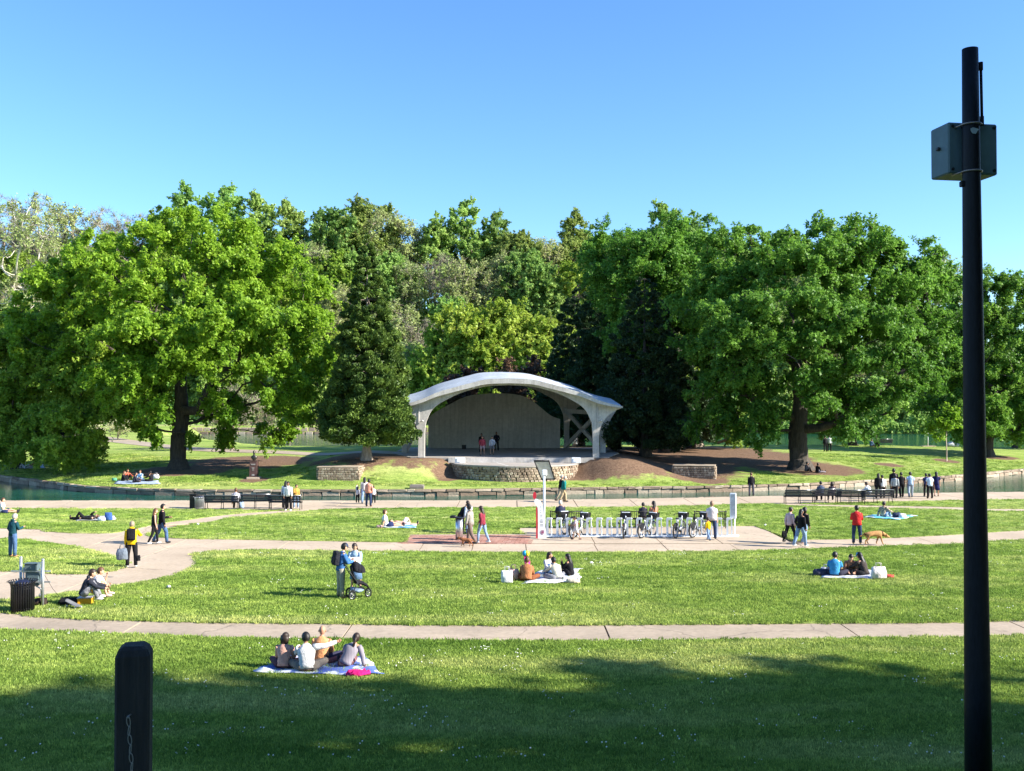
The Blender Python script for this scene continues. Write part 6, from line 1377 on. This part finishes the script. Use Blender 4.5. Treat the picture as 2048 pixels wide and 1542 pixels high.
def bicycle():
    t = thing('bicycle', (0, 0, 0), 0, None, 'bicycle', 'share bikes parked in the docks')
    add_wheel(t, (0, -.53, .35), bw_); add_wheel(t, (0, .54, .35), bw_)
    mb = MB(); mb.tube([(0, -.08, .30), (0, -.2, .62), (0, -.26, .86)], .02, 7); mb.tube([(0, -.08, .30), (0, .2, .42), (0, .40, .78)], [.035, .04, .035], 8); mb.tube([(0, .46, .62), (0, .36, .98)], .025, 7)
    for sx in (-1, 1): mb.tube([(sx * .04, -.08, .3), (sx * .06, -.53, .35), (sx * .03, -.2, .66)], .012, 6); mb.tube([(sx * .03, .44, .66), (sx * .055, .54, .35)], .015, 6)
    mb.build('frame', GREYF, t)
    mb = MB(); mb.ball((0, -.29, .90), (.09, .14, .035), seg=12, rings=6); mb.build('saddle', BLACKM, t)
    mb = MB(); mb.tube([(-.29, .26, 1.04), (-.2, .34, 1.06), (0, .36, 1.02), (.2, .34, 1.06), (.29, .26, 1.04)], .014, 7); mb.build('handlebar', BLACKM, t)
    for sx in (-1, 1): mb = MB(); mb.tube([(sx * .29, .26, 1.04), (sx * .31, .17, 1.03)], .02, 8); mb.build('grip', BLACKM, t)
    mb = MB(); mb.prism([(-.20, .80), (.20, .80), (.24, 1.10), (-.24, 1.10)], 'y', .48, .51); mb.prism([(-.20, .80), (.20, .80), (.24, 1.10), (-.24, 1.10)], 'y', .72, .75); mb.box((-.20, .615, .96), (.02, .25, .24)); mb.box((.20, .615, .96), (.02, .25, .24)); mb.box((0, .615, .85), (.38, .25, .02)); mb.build('basket', BLACKM, t)
    mb = MB(); mb.box((0, .52, 1.10), (.40, .10, .035), None, .015); mb.build('basket_rim', WHITEP, t)
    for yy in (-.53, .54):
        mb = MB(); mb.tube([(0, yy + .37 * math.cos(a), .35 + .37 * math.sin(a)) for a in [R(q) for q in range(10, 191, 20)]], [(.03, .006)] * 10, 6, side=(1, 0, 0)); mb.build('mudguard', GREYF if yy > 0 else BLACKM, t)
    mb = MB(); mb.prism([(-.48, .33), (-.80, .62), (-.40, .70), (-.2, .45)], 'x', -.035, .035); mb.build('skirt_guard', BLACKM, t)
    mb = MB(); mb.tube([(-.06, -.08, .3), (.06, -.08, .3)], .05, 12); mb.tube([(.07, -.08, .3), (.07, -.02, .15)], .01, 6); mb.tube([(-.07, -.08, .3), (-.07, -.14, .45)], .01, 6); mb.box((.12, -.02, .14), (.09, .06, .02)); mb.box((-.12, -.14, .46), (.09, .06, .02)); mb.build('crank', BLACKM, t)
    mb = MB(); mb.box((0, -.92, .66), (.05, .02, .04)); mb.build('tail_light', mat('red_lens', (.4, .01, .01), .2), t)
    return t
bk = bicycle()
for i, (u, v, rz, lb) in enumerate([(1160, 1079, -34, 'share bicycle beside the little girl in pink'), (1141, 1076, 24, 'share bicycle partly hidden behind the benches near the kiosk end of the docks'), (1254, 1079, -12, 'left one of the two share bicycles in the middle of the dock row'), (1300, 1079, -38, 'right one of the two share bicycles in the middle of the dock row'), (1365, 1079, -28, 'share bicycle standing alone in the dock right of centre'), (1404, 1078, -40, 'share bicycle just left of the large man in the white t-shirt')]):
    o = bk if i == 0 else copy_tree(bk); p = P(u, v, 0); o.location = (p.x, p.y + .86, .0); o.rotation_euler = (0, 0, R(rz)); o['label'] = lb
# payment kiosk with the round red sign
kb = P(1084, 1077, 0); t = thing('payment_kiosk', (kb.x, kb.y + .1, .002), 0, 'tall white kiosk with a red edge and a round red sign', 'kiosk')
pf = curve2([(-.19, 0), (-.185, .6), (-.19, 1.2), (-.22, 1.48), (-.33, 1.62), (-.36, 1.75), (-.30, 1.82), (-.12, 1.76), (.02, 1.55), (.08, 1.2), (.13, .7), (.22, .12), (.22, 0)], 4)
mb = MB(); mb.prism(pf, 'y', -.09, .09); mb.build('panel', WHITEP, t)
RED = mat('sign_red', (.50, .03, .05), .4, 0, .05); mb = MB(); mb.prism([(-.275, 0), (-.195, 0), (-.198, 1.42), (-.25, 1.46), (-.275, 1.40)], 'y', -.085, .085); mb.build('red_edge', RED, t)
mb = MB(); mb.tube([(-.34, -.035, 1.98), (-.34, .035, 1.98)], [(.085, .165)] * 2, 20, side=(1, 0, 0)); mb.tube([(-.33, 0, 1.70), (-.34, 0, 1.84)], .02, 6); mb.build('round_sign', RED, t)
INK = mat('print_grey', (.18, .18, .20)); mb = MB()
for z, x, w in ((1.46, -.06, .05), (1.30, -.05, .03), (1.20, -.06, .04), (1.08, -.03, .08), (1.0, -.04, .05), (.86, -.02, .10), (.80, -.02, .14), (.74, -.02, .12), (.64, -.01, .14), (.58, -.01, .15)): mb.box((x, -.093, z), (w, .004, .022))
mb.build('printed_text', INK, t); mb = MB()
for dx, dz, a in ((-.02, .30, 40), (.05, .31, 30), (.02, .25, 50)): mb.tube([Vector((dx + .045 * math.cos(R(q)), -.094, dz + .07 * math.sin(R(q)))) for q in range(0, 360, 30)], .009, 5, closed=True)
mb.build('printed_logo', mat('print_plum', (.32, .04, .14)), t)
# solar post
D0 = P(1088, 1070, 0).y; pb = Vector(((1088 - 1024) / FPX * D0, D0, 0)); t = thing('solar_post', pb, 0, 'white post with a tilted solar panel above the bike station', 'solar panel'); zt = HC + (810 - 946) / FPX * D0
mb = MB(); mb.tube([(0, 0, 0), (0, 0, zt)], .055, 12); mb.build('post', WHITEP, t)
mb = MB(); mb.box((.02, 0, zt + .02), (.24, .16, .28), None, .03); mb.build('bracket', WHITEP, t)
cs_ = [PD(1068, 921, D0 + .05) - pb, PD(1098, 921, D0 + .12) - pb, PD(1110, 959, D0 + .62) - pb, PD(1083, 959, D0 + .52) - pb]
nrm = (cs_[1] - cs_[0]).cross(cs_[3] - cs_[0]).normalized()
if nrm.y < 0: nrm = -nrm
for nm, k0, off, th, m_ in (('panel', 1.0, .015, .03, mat('solar_cells', (.01, .015, .04), .15)), ('backing', .88, -.012, .012, mat('backing_sheet', (.42, .44, .40), .5))):
    cen = sum(cs_, Vector()) / 4; mb = MB(); A = [mb.bm.verts.new(cen + (c - cen) * k0 + nrm * off) for c in cs_]; B = [mb.bm.verts.new(cen + (c - cen) * k0 + nrm * (off + th)) for c in cs_]
    fs = [mb.bm.faces.new(A), mb.bm.faces.new(B[::-1])] + [mb.bm.faces.new((A[i], B[i], B[(i + 1) % 4], A[(i + 1) % 4])) for i in range(4)]; bmesh.ops.recalc_face_normals(mb.bm, faces=fs); mb.build(nm, m_, t)
mb = MB()
for i in range(4): mb.tube([cs_[i], cs_[(i + 1) % 4]], .022, 6)
mb.build('panel_frame', BLACKM, t)
# map sign
p = P(1467, 1072, 0); t = thing('map_sign', (p.x, p.y + .05, .002), R(-20), 'narrow white information sign on two posts at the right end of the docks', 'sign')
for sx in (-1, 1): mb = MB(); mb.tube([(sx * .07, 0, 0), (sx * .07, 0, 1.0)], .03, 8); mb.build('post', WHITEP, t)
mb = MB(); mb.box((0, 0, 1.42), (.30, .07, 1.22), None, .03); mb.build('sign_panel', WHITEP, t); mb = MB(); mb.box((0, -.04, 1.45), (.23, .008, 1.0)); mb.build('printed_map', mat('map_print', (.50, .55, .58), .4, 0, .3, 9), t)
mb = MB(); mb.box((0, 0, .02), (.5, .4, .03)); mb.build('foot_plate', WHITEP, t)
# steel kiosk
p = P(918, 1081, 0); t = thing('steel_bollard_kiosk', (p.x, p.y + .17, .01), 0, 'brushed steel cabinet with a black slanted top on the brick patio', 'kiosk')
mb = MB(); mb.tube([(0, 0, 0), (0, 0, .98)], [(.17, .15)] * 2, 20, side=(1, 0, 0)); mb.build('body', mat('brushed_steel', (.55, .55, .56), .28, .85), t); mb = MB(); mb.box((-.12, -.02, 1.02), (.62, .34, .05), Euler((0, R(4), 0)).to_matrix(), .02); mb.ball((-.26, 0, 1.06), (.18, .13, .07), seg=12, rings=6); mb.build('top', BLACKM, t)
mb = MB(); mb.tube([(.1, 0, .45), (.33, .1, .47), (.5, .2, .47)], .012, 5); mb.box((.36, .12, .46), (.2, .2, .03)); mb.build('shelf', BLACKM, t)
# bust on its pedestal
g = G(508, 957); t = thing('bust_statue', g, 0, 'dark bronze bust on a brown granite pedestal on the island lawn', 'statue'); GR = mat('brown_granite', (.10, .055, .05), .3, 0, .25, 20); BZ = mat('dark_bronze', (.07, .065, .055), .35, .7, .2, 6)
mb = MB(); mb.box((0, 0, .02), (1.0, .8, .22), None, .02); mb.build('base_slab', M_PATH, t); mb = MB(); mb.prism([(-.31, .13), (.31, .13), (.27, 1.36), (-.27, 1.36)], 'y', -.28, .28); mb.box((0, 0, 1.38), (.6, .6, .06)); mb.build('pedestal', GR, t)
mb = MB()
for z, w in ((1.15, .38), (1.10, .30), (.86, .22), (.82, .18), (.34, .22), (.30, .2), (.26, .22)): mb.box((0, -.302 + (z - .13) * 0.0, z), (w, .012, .022))
mb.box((0, -.302, .64), (.14, .012, .012)); mb.box((-.06, -.302, .69), (.012, .012, .1)); mb.box((.06, -.302, .69), (.012, .012, .1)); mb.box((0, -.302, .74), (.14, .012, .012)); mb.build('inscription', mat('engraved', (.5, .48, .45)), t)
mb = MB(); mb.tube([(0, 0, 1.40), (0, 0, 1.47), (0, 0, 1.62), (0, 0, 1.76), (0, 0, 1.84), (0, 0, 1.93)], [(.1, .1), (.12, .1), (.25, .15), (.23, .13), (.08, .08), (.07, .075)], 14, side=(1, 0, 0)); mb.ball((0, -.02, 2.04), (.095, .115, .145), (Vector((-1, 0, 0)), Vector((0, -1, 0)), Vector((0, 0, 1))), 14, 10, fn=head_fn(0)); mb.ball((0, .02, 2.09), (.105, .12, .12), seg=12, rings=8, keep=lambda q: q.z > .02 or q.y > .03); mb.build('bust', BZ, t, True)
# stage bits
p = SP(928, 898); mb = MB(); mb.box((0, 0, .2), (.42, .35, .4), None, .02); mb.tube([(0, -.18, .2), (0, -.175, .2)], .13, 16); o = mb.build('speaker', BLACKM); o.location = p; tag(o, 'small black loudspeaker standing alone on the stage floor', 'speaker')
p = SP(1150, 893); t = thing('drum_bin', p, 0, 'round grey drum beside the cross braces of the bandshell', 'bin'); mb = MB(); mb.tube([(0, 0, 0), (0, 0, .9)], .3, 16); mb.build('drum', STEEL, t); mb = MB()
for z in (.3, .6, .88): mb.tube([(.305 * math.cos(R(q)), .305 * math.sin(R(q)), z) for q in range(0, 360, 24)], .015, 5, closed=True)
mb.build('hoop', STEEL, t)
# hammock
a, b = PD(1361, 882, 111), PD(1394, 878, 111); t = thing('hammock', (0, 0, 0), 0, 'mauve hammock slung between the lakeside trees', 'hammock'); pts = []; n = 12
for i in range(n + 1): s_ = i / n; pts.append(a + (b - a) * s_ - Vector((0, 0, .78 * math.sin(math.pi * s_))))
mb = MB(); mb.tube(pts, [(.03 + .38 * math.sin(math.pi * i / n), .02 + .10 * math.sin(math.pi * i / n)) for i in range(n + 1)], 10, side=(.2, .8, .3)); mb.build('cloth', cloth((.22, .17, .24)), t)
for q, w_ in ((a, Vector((-.7, .3, .5))), (b, Vector((.5, .3, .6)))): mb = MB(); mb.tube([q, q + w_], .015, 5); mb.build('rope', cloth(C_BLACK), t)
g = G(1856, 893); t = thing('mooring_post', g, 0, 'thin white post on a pale slab at the lake edge left of the sapling', 'post'); mb = MB(); mb.tube([(0, 0, 0), (0, 0, 1.6)], .06, 8); mb.build('post', WHITEP, t); mb = MB(); mb.box((0, 0, .03), (1.6, .8, .1), None, .02); mb.build('slab', M_PATH, t)
g = G(1905, 893); bag(g, (.62, .62, .64), 'white folded sheet lying at the lake edge beside the young sapling', (1.6, .7, .5), 0, 'white_sheet', 'sheet', False, .08)

# ---------------------------------------------------------------- foreground pole and post
DPOLE = 8.7; bt, tp_ = PD(1957.5, 1600, DPOLE), PD(1940, 98, DPOLE); axis = (tp_ - bt).normalized(); foot = bt + axis * ((near_z(0, DPOLE) - .1 - bt.z) / axis.z)
m, nt, bb = new_mat('pole_paint'); n = noise(nt, 9, 6, .75, vec_scale=(6, 6, 1)); nt.links.new(ramp(nt, n.outputs[0], [(.3, (.003, .003, .005)), (.62, (.008, .009, .014)), (.76, (.012, .013, .018)), (.80, (.20, .20, .2))]).outputs[0], bb.inputs['Base Color']); bb.inputs['Roughness'].default_value = .5; bb.inputs['Specular IOR Level'].default_value = .15; M_POLE = m
t = thing('utility_pole', foot, 0, 'tall dark tapering metal pole with an equipment box, near the camera', 'pole'); Lp = (tp_ - foot).length
mb = MB(); mb.tube([axis * (Lp * k / 8) for k in range(9)], [.113 + (.067 - .113) * k / 8 for k in range(9)], 28); mb.build('shaft', M_POLE, t)
def PL(v, dD=0): q = PD(1940 + (v - 98) / 1444 * 17, v, DPOLE + dD); return q - foot
c = PL(305, .26) + Vector((-.068, 0, 0)); rot = Euler((0, 0, R(9))).to_matrix(); BOX = mat('box_grey_green', (.07, .11, .125), .5, 0, .3, 3)
mb = MB(); mb.box(c, (.475, .28, .455), rot, .012); mb.build('equipment_box', BOX, t); mb = MB()
for sx in (-.2, .2):
    for sz in (-.19, .19): mb.tube([c + rot @ Vector((sx, -.142, sz)), c + rot @ Vector((sx, -.152, sz))], .014, 8)
mb.build('box_screws', BLACKM, t)
mb = MB(); mb.box(c + rot @ Vector((-.25, 0, .02)), (.03, .04, .03), rot, .006); mb.build('box_latch', BLACKM, t)
for v in (250, 344):
    q = PL(v); mb = MB(); mb.tube([q + Vector((.085 * math.cos(R(w)), .085 * math.sin(R(w)), .0)) for w in range(0, 360, 15)], .008, 6, closed=True); mb.tube([q + Vector((-.085, .0, 0)), q + Vector((-.11, .13, 0))], .008, 6); mb.tube([q + Vector((.085, .0, 0)), q + Vector((.1, .13, 0))], .008, 6); mb.build('clamp_band', mat('band_steel', (.22, .18, .17), .4, .6), t)
a_, b_ = PL(248) + Vector((.102, .01, 0)), PL(126) + Vector((.097, .01, 0)); mb = MB(); mb.tube([a_, b_], .013, 8); mb.tube([b_ - axis * .06, b_ + axis * .01], .02, 8); mb.tube([a_ - axis * .01, a_ + axis * .07], .018, 8); mb.box(b_ - axis * .05 - Vector((.03, 0, 0)), (.05, .02, .02)); mb.build('antenna', M_POLE, t)
q = PL(368); mb = MB(); mb.box(q + Vector((-.085, 0, 0)), (.03, .05, .05), None, .006); mb.build('lug', M_POLE, t)
q = PL(266); mb = MB(); mb.prism([(-.03, 0), (-.015, -.025), (.015, -.03), (.03, -.005), (.045, .012), (.02, .02), (-.01, .028), (-.03, .018)], 'y', -.0015, 0); o = mb.build('torn_sticker', mat('sticker', (.20, .24, .26), .7), t); o.location = q + Vector((-.01, -.0795, 0))
# bollard post
DP = 5.1; pc = PD(268, 1400, DP); t = thing('timber_post', (pc.x, DP, 3.9), R(14), 'weathered black timber post with a chain, at the lower left', 'post')
m, nt, bb = new_mat('charred_timber'); n = noise(nt, 6, 7, .75, vec_scale=(5, 5, .35)); nt.links.new(ramp(nt, n.outputs[0], [(.3, (.006, .006, .007)), (.6, (.02, .018, .017)), (.78, (.09, .075, .06))]).outputs[0], bb.inputs['Base Color']); bb.inputs['Roughness'].default_value = .85; bump(nt, n.outputs[0], .9, .02, bb)
ztop = PD(268, 1288, DP).z - 3.9; hw = .083
mb = MB(); bm = mb.bm; lv = []
for z, k in ((-.3, 1), (ztop * .35, 1), (ztop * .7, 1), (ztop - .045, 1.0), (ztop - .014, .82), (ztop, .60)):
    ring = []
    for (x, y) in ((-1, -.86), (-.86, -1), (.86, -1), (1, -.86), (1, .86), (.86, 1), (-.86, 1), (-1, .86)):
        ring.append(bm.verts.new((x * hw * k, y * hw * k, z + rnd.uniform(-.003, .003) * (z > 0))))
    lv.append(ring)
for A, B in zip(lv[:-1], lv[1:]):
    for i in range(8): bm.faces.new((A[i], A[(i + 1) % 8], B[(i + 1) % 8], B[i]))
bm.faces.new(lv[-1]); mb.build('timber', m, t)
ch0 = PD(257, 1443, DP - .115); ch = thing('chain', ch0, 0, 'thin steel chain hanging down the front of the timber post', 'chain'); z = 0; k = 0
n = 14; lp = []
for i in range(n): a = 2 * math.pi * i / n; lp.append((.0085 * math.cos(a), 0, .026 * math.sin(a)))
mb = MB(); mb.tube(lp, .0024, 5, closed=True); lm = mb.mesh('link'); lm.materials.append(mat('chain_steel', (.22, .22, .22), .45, .4))
while z < .75: o = link_mesh('link', lm, None, ch); o.location = (.020 * (z / .25), 0, -z); o.rotation_euler = (R(8), R(-4), R(80) if k % 2 else R(8)); z += .045; k += 1
mb = MB(); mb.tube([(0, .03, .025), (0, -.002, .028), (0, -.002, .018)], .004, 6); mb.build('hook', lm.materials[0], ch)
# a few scattered scraps and stones on the lawn
for u, v in ((338, 1176), (1183, 1128), (396, 1050), (1530, 1052)):
    mb = MB(); mb.ball((0, 0, .05), (.07, .05, .045), seg=7, rings=5)
    for v_ in mb.bm.verts: v_.co += Vector((rnd.uniform(-1, 1), rnd.uniform(-1, 1), rnd.uniform(-.3, 1))) * .02
    o = mb.build('paper_scrap', cloth((.7, .7, .7))); o.location = P(u, v, GT + .03); tag(o, {338: 'white paper scrap on the grass left of the stroller couple', 1183: 'white paper scrap right of the middle picnic', 396: 'tiny white scrap on the lawn near the left benches', 1530: 'white scrap at the corner of the bike station pad'}[u], 'litter')
finish_people()
